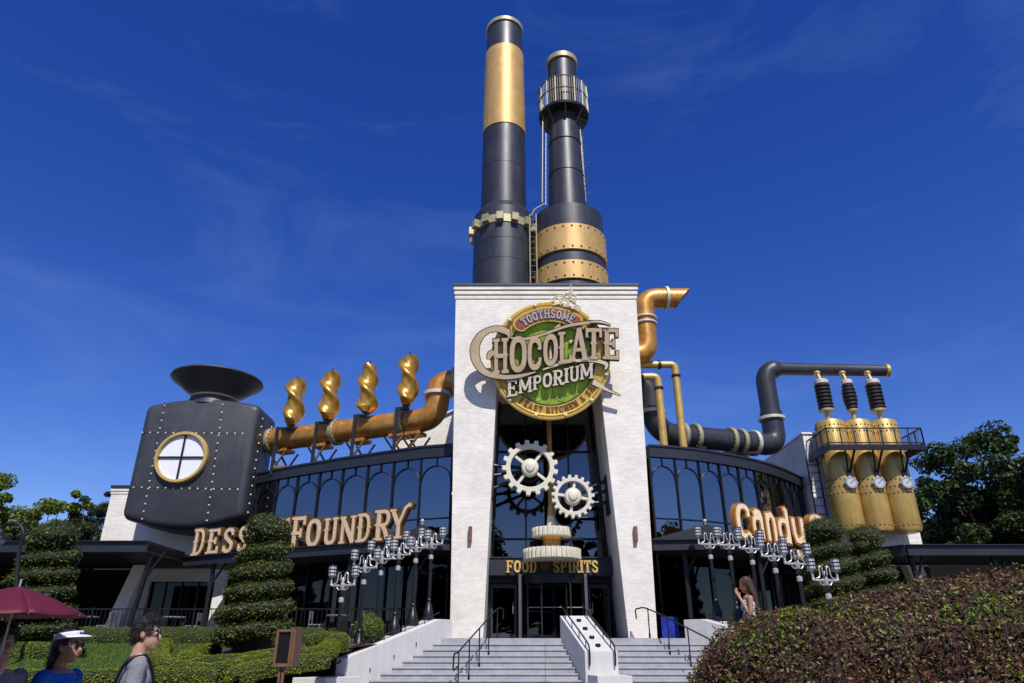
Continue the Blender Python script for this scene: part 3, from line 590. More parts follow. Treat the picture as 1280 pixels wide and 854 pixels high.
# ================================================================== glazed curved wings
def resample(pts, n):
    P = smooth_path([Vector((p.x, p.y, 0)) for p in pts], 12); d = [0]
    for i in range(1, len(P)): d.append(d[-1] + (P[i] - P[i - 1]).length)
    out = []
    for k in range(n + 1):
        t = d[-1] * k / n; i = max(1, next((j for j in range(1, len(d)) if d[j] >= t - 1e-6), len(d) - 1)); f = (t - d[i - 1]) / (d[i] - d[i - 1]); out.append(P[i - 1].lerp(P[i], f))
    return out
ZP = 9.2
def wing(pxs, nb, label, yback, side):
    C = resample([atz(*p, ZP) for p in pxs], nb); e = thing('glazed_wing', label, 'building', (C[nb // 2].x, C[nb // 2].y, ZL))
    Z = lambda p, z: Vector((p.x, p.y, z))
    nor = []
    for i in range(nb + 1):
        t = (C[min(i + 1, nb)] - C[max(i - 1, 0)]).normalized(); n = Vector((t.y, -t.x, 0)); nor.append(n if n.y < 0 else -n)
    def off(d): return [C[i] + nor[i] * d for i in range(nb + 1)]
    def band(name, m, d0, d1, z0, z1, bev=0):
        A, B = off(d0), off(d1); b = MB()
        vs = [Z(p, z0) for p in A] + [Z(p, z0) for p in B] + [Z(p, z1) for p in A] + [Z(p, z1) for p in B]; n = nb + 1; fs = []
        for i in range(nb): fs += [(i, i + 1, n + i + 1, n + i), (2 * n + i, 3 * n + i, 3 * n + i + 1, 2 * n + i + 1), (i, 2 * n + i, 2 * n + i + 1, i + 1), (n + i, n + i + 1, 3 * n + i + 1, 3 * n + i)]
        fs += [(0, n, 3 * n, 2 * n), (n - 1, 3 * n - 1, 4 * n - 1, 2 * n - 1)]
        b.add(vs, fs); return b.build(name, m, e, 0.5, bevel=bev)
    band('parapet', navyM, -.3, .12, 8.72, ZP - .06); band('parapet_cap', navyM, -.35, .17, ZP - .058, ZP + .02)
    band('sill_band', navyM, -.1, .06, 5.32, 5.48)
    # roof & slab
    for nm, z0, z1 in (('roof', 8.80, 8.95), ('floor_slab', 5.12, 5.30)):
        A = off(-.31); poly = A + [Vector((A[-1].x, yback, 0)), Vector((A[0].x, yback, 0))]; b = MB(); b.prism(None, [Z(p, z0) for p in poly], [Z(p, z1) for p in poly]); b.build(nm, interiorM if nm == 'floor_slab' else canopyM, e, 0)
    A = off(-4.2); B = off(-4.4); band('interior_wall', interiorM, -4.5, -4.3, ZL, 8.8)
    ZA = 6.28; zs = 7.75                            # transom, arch springing
    for i in range(nb):
        a, b_ = C[i], C[i + 1]; n = (nor[i] + nor[i + 1]).normalized(); t = (b_ - a); wd = t.length; t = t.normalized(); mid = (a + b_) / 2
        for z0, z1 in ((5.48, ZA), (ZA, 8.72)):
            m = MB(); m.hexa([Z(a, z0), Z(b_, z0), Z(b_ - n * .02, z0), Z(a - n * .02, z0)], [Z(a, z1), Z(b_, z1), Z(b_ - n * .02, z1), Z(a - n * .02, z1)]); m.build('pane', glassU, e, 0)
        m = MB(); m.hexa([Z(a, ZL + .3), Z(b_, ZL + .3), Z(b_ - n * .02, ZL + .3), Z(a - n * .02, ZL + .3)], [Z(a, 5.12), Z(b_, 5.12), Z(b_ - n * .02, 5.12), Z(a - n * .02, 5.12)]); m.build('lower_pane', glassD, e, 0)
        m = MB(); m.bar(Z(a + n * .03, ZA), Z(b_ + n * .03, ZA), .07, .045, up=(0, 0, 1)); m.build('transom', blackM, e, 0)
        m = MB(); m.bar(Z(a + n * .03, ZL + .15), Z(b_ + n * .03, ZL + .15), .1, .3, up=(0, 0, 1)); m.build('base_rail', blackM, e, 0)
        rx = wd / 2 - .03; rz = .62; arcp = [Z(mid + t * (rx * math.cos(q)) + n * .045, zs + rz * math.sin(q)) for q in [math.pi * k / 14 for k in range(15)]]
        m = MB(); m.tube(arcp, .020, 6); m.build('arch', blackM, e)
        m = MB(); m.bar(Z(mid + n * .04, zs + rz + .03), Z(mid + n * .04, 8.72), .045); m.build('upper_mullion', blackM, e, 0)
    for i in range(nb + 1):
        m = MB(); m.bar(Z(C[i] + nor[i] * .03, ZL + .3), Z(C[i] + nor[i] * .03, 8.72), .05, .10, up=nor[i]); m.build('mullion', blackM, e, 0)
        if i % 2 == 1 or side > 0:
            q = C[i] - nor[i] * 1.2; m = MB(); m.cyl(Z(q, 5.3), Z(q, 8.8), .13, n=12); m.build('column', interiorC, e)
    return C, nor, e
CL, NL, wl = wing([(566, 556), (520, 560), (480, 566), (440, 571.5), (400, 578), (365, 584), (330, 591), (308, 597)], 9, 'curved glazed wing with arched panes below the copper pipe', 37, -1)
CR, NR, wr = wing([(810, 557), (860, 561), (900, 567), (940, 575), (975, 586), (1006, 601)], 10, 'curved glazed wing with arched panes below the dark pipe', 38, 1)
for C, N_, idx in ((CL, NL, (0, 1, 1)), (CR, NR, (1, 3, 6))):
    for k, i in enumerate(idx):
        p = C[i].lerp(C[i + 1], .35 + .3 * (k % 2)) - N_[i] * (1.5 + .5 * k); c = Vector((p.x, p.y, 7.55 - .12 * k))
        pl = thing('pendant_lamp', 'warm glowing pendant lamp inside the upper windows of the wing ' + ('below the copper pipe' if C is CL else 'below the dark pipe'), 'lamp', c, 'pendant lamps behind the wing windows')
        b = MB(); b.ball(c, .09, 10, 6); b.build('bulb', bulbM, pl); b = MB(); b.cyl(c + Vector((0, 0, .09)), Vector((c.x, c.y, 8.8)), .01, n=6); b.build('cord', blackM, pl)

# ================================================================== annexes
b = MB()
la = thing('white_annex', 'white brick annex block behind the riveted boiler', 'building', (-16, 33.5, ZL))
def wallbox(e, name, x0, x1, y0, y1, z0, z1, m): b = MB(); b.box(x0, x1, y0, y1, z0, z1); return b.build(name, m, e, 0, bevel=.01)
aL = at(125, 676, 33.5).x; aT = at(136, 607, 33.5).z; aR = -12.45
wallbox(la, 'upper_wall', aL, aR, 33.5, 40, 5.0, aT - .12, brickX)
for i, (dz, p) in enumerate(((.42, .03), (.28, .05))): wallbox(la, 'cornice_band', aL - p, aR + p, 33.5 - p, 40 + p, aT - dz, aT - dz + .09, brickX)
wallbox(la, 'coping', aL - .08, aR + .08, 33.42, 40.08, aT - .118, aT, navyM)
x0, x1 = at(181, 760, 33.5).x, at(263, 760, 33.5).x; zt = at(220, 727, 33.5).z
bx0 = at(160, 750, 33.5).x
wallbox(la, 'lower_wall', bx0, x0, 33.5, 34, ZL, 4.999, trimW); wallbox(la, 'lower_wall', x1, aR, 33.5, 34, ZL, 4.999, trimW); wallbox(la, 'lower_wall', x0 + .001, x1 - .001, 33.5, 34, zt, 4.999, trimW)
for i in range(4): xa, xb = x0 + (x1 - x0) * i / 4, x0 + (x1 - x0) * (i + 1) / 4; wallbox(la, 'pane', xa + .02, xb - .02, 33.62, 33.64, ZL + .2, zt - .002, glassD); wallbox(la, 'window_frame', xb - .04, xb + .04 if i < 3 else xb - .002, 33.55, 33.66, ZL + .01, zt - .003, blackM)
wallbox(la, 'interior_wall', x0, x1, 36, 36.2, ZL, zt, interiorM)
ra = thing('white_annex', 'white block-faced annex behind the three brass tanks', 'building', (16.5, 32, ZL))
rx0, rx1 = at(1003, 545, 32).x, at(1150, 668, 32).x; rT = at(1003, 541, 32).z
wallbox(ra, 'wall', rx0, rx1, 32.0, 42, ZL, rT - .1, brickX)
rows = 24; bhh = (rT - .14 - 5.0) / rows
wallbox(ra, 'shade_sheet', rx0 - .02, rx1 + .02, 31.93, 31.965, ZL, 4.97, canopyM)  # dark sheet added over the white front to deepen the shade under the canopy
bm_ = MB(); bm_.box(0, .62, -.03, -.001, .008, bhh); blk = bm_.build('wall_block', blockM, ra, 0)
first = True
for r in range(rows):
    x = rx0 - (0.31 if r % 2 else 0)
    while x < rx1 - .1:
        xa, xb = max(x, rx0), min(x + .62, rx1)
        if xb - xa > .1:
            o = blk if first else blk.copy()
            if not first: COL.objects.link(o)
            first = False
            o.matrix_parent_inverse = Matrix.Identity(4); o.scale = ((xb - xa - .012) / .62, 1 + .25 * rng.random(), 1); o.location = Vector((xa, 32, 5.0 + r * bhh)) - ra.location
        x += .62
wallbox(ra, 'coping', rx0 - .06, rx1 + .06, 31.9, 42.05, rT - .098, rT, trimW)
# white gable wall beside the tower, behind the copper elbow
gw = thing('gable_wall', 'sloping white brick wall between the tower and the copper pipe elbow', 'wall', (-4, 33.2, 9))
p0, p1, p2 = at(500, 556, 33.2), at(569, 513, 33.2), at(569, 560, 33.2)
b = MB(); pol = [(p0.x, 8.96), (p2.x, 8.96), (p1.x, p1.z), (p0.x - .3, p0.z + .25)]; b.prism(None, [Vector((x, 33.2, z)) for x, z in pol], [Vector((x, 36.5, z)) for x, z in pol]); b.build('wall', brickX, gw, 0)
b = MB(); d0 = Vector((p0.x - .3, 33.15, p0.z + .25)); d1 = Vector((p1.x, 33.15, p1.z)); b.bar(d0 + Vector((0, .5, .03)), d1 + Vector((0, .5, .03)), 1.2, .07, up=(0, 0, 1)); b.build('coping', trimW, gw, 0)

# ================================================================== canopies (dark flat roofs over the terrace)
def canopy(label, edge, back, z0, z1, posts, lean=0.0, pbase=None):
    e = thing('canopy', label, 'canopy', (edge[0][0], edge[0][1], ZL)); poly = [Vector((*p, 0)) for p in edge] + [Vector((*p, 0)) for p in back]; b = MB()
    b.prism(None, [Vector((p.x, p.y, z0 + .06)) for p in poly], [Vector((p.x, p.y, z1 - .05)) for p in poly]); b.build('roof', canopyM, e, 0)
    for i in range(len(edge) - 1):
        a, c = Vector((*edge[i], 0)), Vector((*edge[i + 1], 0)); t = (c - a).normalized(); n = Vector((t.y, -t.x, 0)); n = n if n.y < 0 else -n
        m = MB(); m.bar(a + n * .05 + Vector((0, 0, (z0 + z1) / 2)), c + n * .05 + Vector((0, 0, (z0 + z1) / 2)), .1, z1 - z0, up=(0, 0, 1)); m.build('fascia', navyM, e, 0)
        m = MB(); m.bar(a + n * .1 + Vector((0, 0, z1 + .012)), c + n * .1 + Vector((0, 0, z1 + .012)), .22, .03, up=(0, 0, 1)); m.build('drip_edge', navyM, e, 0)
    for (x, y) in posts:
        m = MB(); m.bar((x, y, ZL + .001), (x + lean, y, z0 + .06), .14, .14, up=(0, 1, 0)); m.build('post', blackM, e, 0, bevel=.01)
        m = MB(); m.bar((x + lean * .65, y, ZL + 2.1), (x + lean + .5, y, z0 + .06), .07); m.build('brace', blackM, e, 0)
    return e
SL0, SL1 = Vector((-13.6, 30.1, 0)), Vector((-3.55, 25.05, 0))
canopy('dark terrace canopy carrying the dessert letters', [(-13.9, 30.3), (-8.6, 27.45), (-3.3, 24.98), (-2.25, 25.3)], [(p.x, p.y) for p in [CL[0]] + [CL[i] for i in range(1, 10)]], 4.82, 5.16, [(-12.4, 29.7), (-9.2, 28.0), (-6.0, 26.5), (-3.4, 25.4)])
canopy('dark terrace canopy carrying the candy letters', [(5.05, 25.3), (7.3, 24.98), (9.9, 26.0), (13.2, 28.2), (14.4, 29.6)], [(p.x, p.y) for p in reversed(CR)], 4.82, 5.16, [(6.2, 25.5), (9.0, 25.95), (11.6, 27.4), (13.6, 29.0)])
for x0, x1, xp, lab in ((-4.15, -2.3, -3.25, 'small pitched black hood at the canopy end below the dessert lettering'), (5.0, 8.1, 7.0, 'small pitched black hood at the canopy end beside the candy lettering')):
    hdd = thing('pitched_hood', lab, 'canopy', (xp, 25.5, 5.1)); b = MB(); zb = 5.2; zt = 5.72
    b.prism(None, [Vector((x0, 25.1, zb)), Vector((x1, 25.1, zb)), Vector((xp, 25.1, zt))], [Vector((x0, 27.0, zb)), Vector((x1, 27.0, zb)), Vector((xp, 27.0, zt))]); b.build('roof', canopyM, hdd, 0)
    b = MB(); c = Vector((xp, 25.25, zt)); b.cyl(c - Vector((0, 0, .05)), c + Vector((0, 0, .1)), .03, n=8); b.ball(c + Vector((0, 0, .14)), .07, 8, 5); b.build('camera_pod', flangeL, hdd)
cl1 = at(62, 683, 27.0).x
canopy('long dark flat canopy in front of the white annex wall with window', [(-44, 27.6), (cl1, 27.0), (-13.9, 27.0), (-13.95, 30.25)], [(-13.95, 33.35), (-44, 33.41)], 4.98, 5.36, [(cl1 + .4, 27.4), (-14.3, 27.5)], lean=.35)
canopy('long dark flat canopy to the right of the brass tanks', [(14.45, 29.62), (15.6, 28.0), (28, 28.0)], [(28, 31.85), (14.45, 31.85)], 4.98, 5.36, [(16.2, 28.4), (19.5, 28.4), (23, 28.4)], lean=-.3)
# leaning white buttresses under the left canopy, and one under the right
for px0, px1, Y, lab in ((133, 151, 31, 'leaning white buttress under the left canopy beside the annex wall'),):
    a, c = at(px0, 790, Y), at(px1, 745, Y); b = MB(); b.hexa([(a.x - .32, Y, ZL), (a.x + .32, Y, ZL), (a.x + .32, Y + .5, ZL), (a.x - .32, Y + .5, ZL)], [(c.x + .25, Y, 4.95), (c.x + .75, Y, 4.95), (c.x + .75, Y + .5, 4.95), (c.x + .25, Y + .5, 4.95)]); o = b.build('buttress', trimW, None, 0, bevel=.01); tag(o, lab, 'buttress')
x = at(1150, 720, 31).x; b = MB(); b.hexa([(x + .2, 31, ZL), (x + .9, 31, ZL), (x + .9, 31.5, ZL), (x + .2, 31.5, ZL)], [(x - .5, 31, 4.95), (x + .2, 31, 4.95), (x + .2, 31.5, 4.95), (x - .5, 31.5, 4.95)]); o = b.build('buttress', trimW, None, 0, bevel=.01); tag(o, 'leaning white buttress under the canopy right of the tanks', 'buttress')
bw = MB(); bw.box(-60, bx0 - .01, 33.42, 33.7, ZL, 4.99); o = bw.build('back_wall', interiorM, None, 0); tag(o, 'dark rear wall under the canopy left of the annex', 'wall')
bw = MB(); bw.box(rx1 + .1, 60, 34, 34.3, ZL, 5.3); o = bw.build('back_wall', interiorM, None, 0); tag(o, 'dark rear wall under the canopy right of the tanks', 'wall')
# ================================================================== chimneys
CY = 29.0
def rad(px, y): return px * mpp(CY, at(640, y, CY).z) / 2
def zc(y): return at(640, y, CY - 1.15).z
def ringband(name, m, c, r0, r1, z0, z1, e, n=40, bev=.02):
    b = MB(); b.lathe([(r0, z0), (r1 - bev, z0), (r1, z0 + bev), (r1, z1 - bev), (r1 - bev, z1), (r0, z1), (r0, z0)], c, n); return b.build(name, m, e)
c1 = Vector((at(629, 340, CY).x, CY, 0))
ch = thing('chimney', 'taller dark chimney with one gold band near its top', 'chimney', (c1.x, CY, 15.5), 'chimneys on the tower')
def sect(name, m, c, r0, z0, r1, z1, e, n=48): b = MB(); b.lathe([(r0, z0), (r1, z1)], c, n); return b.build(name, m, e)
rA = rad(73, 268) / 1.02
sect('lower_drum', steel, c1, rA * 1.02, 15.505, rA * 1.02, zc(260), ch)
sect('shoulder', steel, c1, rA * 1.02, zc(260), rad(56.5, 246), zc(250), ch)
zt1, zt2, ztop = zc(152), zc(52), zc(22)
sect('shaft', steel, c1, rad(56.5, 246), zc(250), rad(51.5, 152), zt1, ch)
sect('gold_band', goldM, c1, rad(51.5, 152) + .035, zt1, rad(45.5, 52) + .035, zt2, ch)
sect('top_section', steel, c1, rad(45.5, 52), zt2, rad(42, 22), ztop, ch)
ringband('rim', flangeM, c1, rad(36, 22), rad(45.5, 22), ztop, ztop + .28, ch)
for y in (200, 300, 325): z = zc(y); r = rad(54, 200) if y == 200 else rA * 1.02; b = MB(); b.lathe([(r - .02, z - .02), (r + .012, z - .012), (r + .012, z + .012), (r - .02, z + .02)], c1, 40); b.build('seam', steel, ch)
ringband('clamp_ring', flangeM, c1, rA * 1.0, rA * 1.05, zc(282), zc(272), ch)
for k in range(14):
    a = 2 * math.pi * (k + .3) / 14; d = Vector((math.cos(a), math.sin(a), 0)); t = Vector((-d.y, d.x, 0)); p = c1 + d * (rA * 1.11) + Vector((0, 0, zc(277)))
    b = MB(); b.bar(p - t * .17, p + t * .17, .26, .42, up=(0, 0, 1)); b.build('clamp_block', flangeM, ch, 0, bevel=.015)
# pale lightning rod / pipe along the left side and right chimney
c2 = Vector((at(712.5, 340, CY).x, CY, 0))
c2c = thing('chimney', 'shorter dark chimney with railed gallery and two gold bands at its foot', 'chimney', (c2.x, CY, 15.5), 'chimneys on the tower')
rb = rad(88, 330); sect('foot', steel, c2, rb, 15.505, rb, zc(320), c2c); sect('lower_drum', steel, c2, rb, zc(320), rad(85, 262), zc(262), c2c)
sect('shoulder', steel, c2, rad(85, 262), zc(262), rad(47, 248), zc(250), c2c)
sect('shaft', steel, c2, rad(47, 248), zc(250), rad(36, 135), zc(133), c2c); sect('top_section', steel, c2, rad(36, 135), zc(133), rad(34.5, 66), zc(64), c2c)
ringband('rim', flangeM, c2, rad(30, 62), rad(38.5, 62), zc(64), zc(58), c2c)
for ya, yb in ((356, 333), (320, 288)):
    o = ringband('gold_band', goldM, c2, rb - .01, rb + .09, max(15.51, zc(ya)), zc(yb), c2c, 48); b = MB()
    for zz in (max(15.51, zc(ya)) + .16, zc(yb) - .16):
        for k in range(28): a = 2 * math.pi * k / 28; b.ball(c2 + Vector((math.cos(a) * (rb + .09), math.sin(a) * (rb + .09), zz)), .055, 6, 4)
    b.build('rivets', rivetD, o, kind='stuff')
for y in (165, 205): z = zc(y); r = rad(40.5, 165) if y == 165 else rad(43.5, 205); b = MB(); b.lathe([(r - .02, z - .02), (r + .014, z - .012), (r + .014, z + .012), (r - .02, z + .02)], c2, 36); b.build('seam', steel, c2c)
# gallery
gr = rad(60, 110); gz0, gz1 = zc(130), zc(97)
b = MB(); b.lathe([(rad(36, 130), gz0 - .05), (gr, gz0 - .02), (gr + .03, gz0 + .12), (rad(36, 130), gz0 + .12)], c2, 32); gal = b.build('gallery_floor', blackM, c2c)
for k in range(16):
    a = 2 * math.pi * k / 16; d = Vector((math.cos(a), math.sin(a), 0)); b = MB(); b.bar(c2 + d * gr + Vector((0, 0, gz0 + .1)), c2 + d * gr + Vector((0, 0, gz1)), .06); b.build('baluster', mat('gallery_olive', (.17, .155, .10), .5, .3), gal, 0)
    if k % 2 == 0: b = MB(); b.bar(c2 + d * (gr - .05) + Vector((0, 0, gz0 - .02)), c2 + d * rad(37, 133) + Vector((0, 0, gz0 - .75)), .07); b.build('gallery_bracket', steel, gal, 0)
for z, m_ in ((gz1, MATS['gallery_olive']), ((gz0 + gz1) / 2 + .1, MATS['gallery_olive'])): b = MB(); b.tube([c2 + Vector((math.cos(a) * gr, math.sin(a) * gr, z)) for a in [2 * math.pi * k / 40 for k in range(40)]], .045, 6, closed=True); b.build('gallery_rail', m_, gal)
# perforated screen of the gallery: narrow uprights
b = MB()
for k in range(64): a = 2 * math.pi * k / 64; d = Vector((math.cos(a), math.sin(a), 0)); b.bar(c2 + d * gr + Vector((0, 0, gz0 + .1)), c2 + d * gr + Vector((0, 0, gz1)), .014)
b.build('gallery_screen', mat('gallery_olive', (.17, .155, .10), .5, .3), gal, 0, kind='stuff')
# ladders
def ladder(name, label, p0, p1, wdir, wid, parent=None, hoops=False, out=None, m=None, rung=.32):
    p0, p1 = Vector(p0), Vector(p1); wdir = Vector(wdir).normalized(); e = thing(name, label, 'ladder', p0); n = int((p1 - p0).length / rung); m = m or mat('gallery_olive', (.17, .155, .10), .5, .3)
    for s_ in (-1, 1): b = MB(); b.bar(p0 + wdir * s_ * wid / 2, p1 + wdir * s_ * wid / 2, .05); b.build('rail', m, e, 0)
    for k in range(1, n): p = p0.lerp(p1, k / n); b = MB(); b.cyl(p - wdir * wid / 2, p + wdir * wid / 2, .018, n=6); b.build('rung', m, e)
    if hoops:
        for k in range(1, n, 3):
            p = p0.lerp(p1, k / n); b = MB(); b.tube([p + wdir * (wid / 2) * math.cos(a) + Vector(out) * .55 * math.sin(a) for a in [math.pi * i / 8 for i in range(9)]], .018, 6); b.build('hoop', m, e)
    return e
z0, z1 = 15.5, zc(268); xA = (c1.x + rA + c2.x - rb) / 2
ladder('chimney_ladder', 'thin pale ladder rising between the two chimney drums', (xA - .05, CY - 1.15, z0), (xA - .05, CY - 1.15, z1), (1, 0, 0), .32)
ladder('chimney_ladder', 'thin pale ladder up the side of the railed chimney toward the taller one', at(680, 255, CY - .5), at(680.5, 132, CY - .2), (.6, .8, 0), .3)
ladder('chimney_ladder', 'hooped pale ladder up the outer side of the railed chimney', at(731.5, 250, CY), at(724, 135, CY), (.25, 1, 0), .35, hoops=True, out=(.7, 0, 0))
b = MB(); b.tube([at(664, 270, CY - 1.1), at(668, 262, CY - 1.1), at(680, 255, CY - .6)], .04, 6); o = b.build('ladder_bridge', flangeM, None); tag(o, 'slanting pale rail bridging the two chimney ladders', 'rail')

# ================================================================== riveted boiler
YBo = 31.0
bo = thing('riveted_boiler', 'dark riveted boiler tank with round window and funnel', 'boiler', at(228, 655, YBo))
bl, br_ = at(151, 640, YBo).x, at(304, 640, YBo).x; bz0, bz1 = at(228, 661, YBo).z, at(240, 497, YBo).z; bc = (bl + br_) / 2; bW = (br_ - bl) / 2
def outline(ins, k=0):
    p = []; rr_ = .42; n = 7
    for sx, sz, a0 in ((1, -1, -90), (1, 1, 0), (-1, 1, 90), (-1, -1, 180)):
        cx = bc + sx * (bW - rr_); cz = (bz0 + .38 + rr_) if sz < 0 else (bz1 - .27 - rr_)
        for i in range(n): a = R(a0 + 90 * i / (n - 1)); p.append((cx + (rr_ - ins) * math.cos(a), cz + (rr_ - ins) * math.sin(a)))
        if sz < 0 and sx > 0: pass
        if sx > 0 and sz > 0:
            for q in (.6, .2, -.2, -.6): p.append((bc + q * (bW - rr_), bz1 - ins - .27 * q * q))
        if sx < 0 and sz < 0:
            for q in (-.6, -.2, .2, .6): p.append((bc + q * (bW - rr_), bz0 + ins + .38 * q * q))
    return p
b = MB(); ringsY = [(YBo, .30), (YBo + .06, .13), (YBo + .15, .05), (YBo + .3, 0), (YBo + 2.35, 0)]
vs = []; fs_ = []; n = len(outline(0))
for y, ins in ringsY: vs += [(x, y, z) for x, z in outline(ins)]
for i in range(len(ringsY) - 1):
    for k in range(n): fs_.append((i * n + k, i * n + (k + 1) % n, (i + 1) * n + (k + 1) % n, (i + 1) * n + k))
fs_ += [tuple(range(n)), tuple((len(ringsY) - 1) * n + k for k in range(n))]
b.add(vs, fs_); body = b.build('body', steelW, bo, .9)
b = MB(); rsz = .05
def riv(px, py): p = at(px, py, YBo - .0); b.ball(p, rsz, 8, 5, (1, .8, 1))
for k in range(14): riv(178 + (303 - 178) * k / 13, 541 + .1 * k)
for k in range(14): riv(167 + (297 - 167) * k / 13, 609.5 + .2 * k)
for k in range(16):
    if k not in (4,) : riv(205.5 - (205.5 - 177.5) * k / 15, 507 + 142 * k / 15)
    riv(278.5 - (278.5 - 258.5) * k / 15, 506 + 145 * k / 15)
for k in range(12):                       # on the right flank
    y = YBo + .55; b.ball((br_ + .0, y, bz0 + .8 + (bz1 - bz0 - 1.7) * k / 11), rsz, 8, 5); b.ball((br_, YBo + 1.9, bz0 + .8 + (bz1 - bz0 - 1.7) * k / 11), rsz, 8, 5)
b.build('rivets', rivetM, body, kind='stuff')
# hairline plate seams
b = MB()
for (xa, ya, xb, yb) in ((176, 541, 304, 542), (166, 610, 298, 611), (205.8, 502, 177, 650), (278.8, 502, 258, 652)): b.bar(at(xa, ya, YBo + .001), at(xb, yb, YBo + .001), .02, .012)
b.build('plate_seam', blackM, body, 0)
wc = at(228, 572.5, YBo); wr_ = 31 * mpp(YBo, wc.z)
MY = Matrix.Rotation(R(90), 3, 'X')       # lathe axis z -> -y
wn = MB(); wn.lathe([(wr_ * .91, .0), (wr_ * .91, .20), (wr_ * .94, .24), (wr_ * 1.02, .24), (wr_ * 1.06, .18), (wr_ * 1.06, 0)], wc, 48, MY); wf = wn.build('window_frame', mat('window_gold', (.60, .41, .13), .4, .35), bo)
for qx in (0, 1):
    for qz in (0, 1):
        b = MB(); a0 = (0 if qx else 90) + (0 if qz else 180) if not (qx and not qz) else 270
        a0 = {(1, 1): 0, (0, 1): 90, (0, 0): 180, (1, 0): 270}[(qx, qz)]
        pts = [Vector((.0, 0, 0))] + [Vector((math.cos(R(a0 + 90 * i / 12)) * wr_ * .92, 0, math.sin(R(a0 + 90 * i / 12)) * wr_ * .92)) for i in range(13)]
        b.prism(None, [wc + p + Vector((0, -.08, 0)) for p in pts], [wc + p + Vector((0, -.02, 0)) for p in pts]); b.build('pane', whitePane, wf, 0)
for dx, dz in ((1, 0), (0, 1)): b = MB(); d = Vector((dx, 0, dz)) * wr_ * .93; b.bar(wc - d + Vector((0, -.11 - .004 * dx, 0)), wc + d + Vector((0, -.11 - .004 * dx, 0)), .085, .07); b.build('glazing_bar', blackM, wf, 0)
fc = Vector((at(270, 490, 32.2).x, 32.2, 0)); fz0 = bz1 - .12; fzr = at(268, 478, 32.2).z; fr0, fr1 = 26 * mpp(32.2, 12.7), 54 * mpp(32.2, 14.5)
b = MB(); b.lathe([(fr0 * 1.0, fz0), (fr0, fz0 + .3), (fr0 * 1.02, fz0 + .42), (fr0 * 1.12, fz0 + .6), (fr1 * .64, fz0 + (fzr - fz0) * .55), (fr1 * .82, fz0 + (fzr - fz0) * .80), (fr1 * .97, fzr - .06), (fr1, fzr + .02), (fr1 * .98, fzr + .1), (fr1 * .93, fzr + .04), (fr0 * .9, fz0 + .5)], fc, 48); b.build('funnel', steelW, bo, 1.0)
ringband('funnel_collar', mat('window_gold', (.6, .41, .13)), fc, fr0 * .95, fr0 * 1.08, fz0 + .36, fz0 + .46, bo)
b = MB(); b.lathe([(fr0 * 1.2, fz0 - .1), (fr0 * 1.12, fz0 + .2), (fr0 * .98, fz0 + .25)], fc, 40); b.build('funnel_foot', steelW, bo)

# ================================================================== pipes
def flange(e, p, d, r, w_=.16, m=flangeM, lip=.11, bolts=0, name='flange'):
    p = Vector(p); d = Vector(d).normalized(); u, v, _ = basis(d); b = MB()
    prof = [(r * .98, -w_ / 2), (r + lip - .02, -w_ / 2), (r + lip, -w_ / 2 + .02), (r + lip, w_ / 2 - .02), (r + lip - .02, w_ / 2), (r * .98, w_ / 2), (r * .98, -w_ / 2)]
    M = Matrix((u, v, d)).transposed(); b.lathe(prof, p, 36, M); o = b.build(name, m, e)
    if bolts:
        k = MB()
        for i in range(bolts):
            a = 2 * math.pi * i / bolts; q = p + (u * math.cos(a) + v * math.sin(a)) * (r + lip * .45)
            for s_ in (-1, 1): k.ball(q + d * s_ * w_ * .5, .035, 6, 4)
        k.build('bolts', rivetD, o, kind='stuff')
    return o
cp = thing('copper_pipe', 'fat copper pipe running from the boiler into the tower', 'pipe', at(420, 545, 31))
A = atz(318, 554.5, 10.95); Bp = atz(512, 527, 10.95); r_c = .53
Cc = Vector((at(547, 500, Bp.y - .4).x, Bp.y - .45, 10.95)); Bp2 = Vector((Cc.x, Cc.y, 10.95)); zE = at(560, 478, Cc.y).z; Dd = Vector((-2.2, Cc.y - .05, zE))
path = fillet([A, Bp2, Vector((Cc.x, Cc.y, zE)), Dd], [0, 1.25, .75, 0], 14)
# pipe bends: straight run, then up and over into the tower
b = MB(); b.tube(path, r_c, 32); b.build('pipe_run', copperM, cp, 1.0)
dirA = (Bp2 - A).normalized(); Lr = (Bp2 - A).length
flange(cp, A + dirA * .12, dirA, r_c, .2, flangeL, .13, 18)
for px, m_ in ((341, flangeM), (421, flangeM), (506, flangeM)):
    f = next(k / 400 for k in range(401) if (lambda q: 640 + FPX * q.x / (q.y * cP + (q.z - EYE) * sP))(A + dirA * Lr * k / 400) >= px); flange(cp, A + dirA * Lr * f, dirA, r_c, .26, m_, .10, 18)
flange(cp, (Cc.x, Cc.y, 12.05), (0, 0, 1), r_c, .18, flangeL, .12); flange(cp, (-2.62, Cc.y - .05, zE), (1, 0, 0), r_c, .18, flangeM, .14, 16)
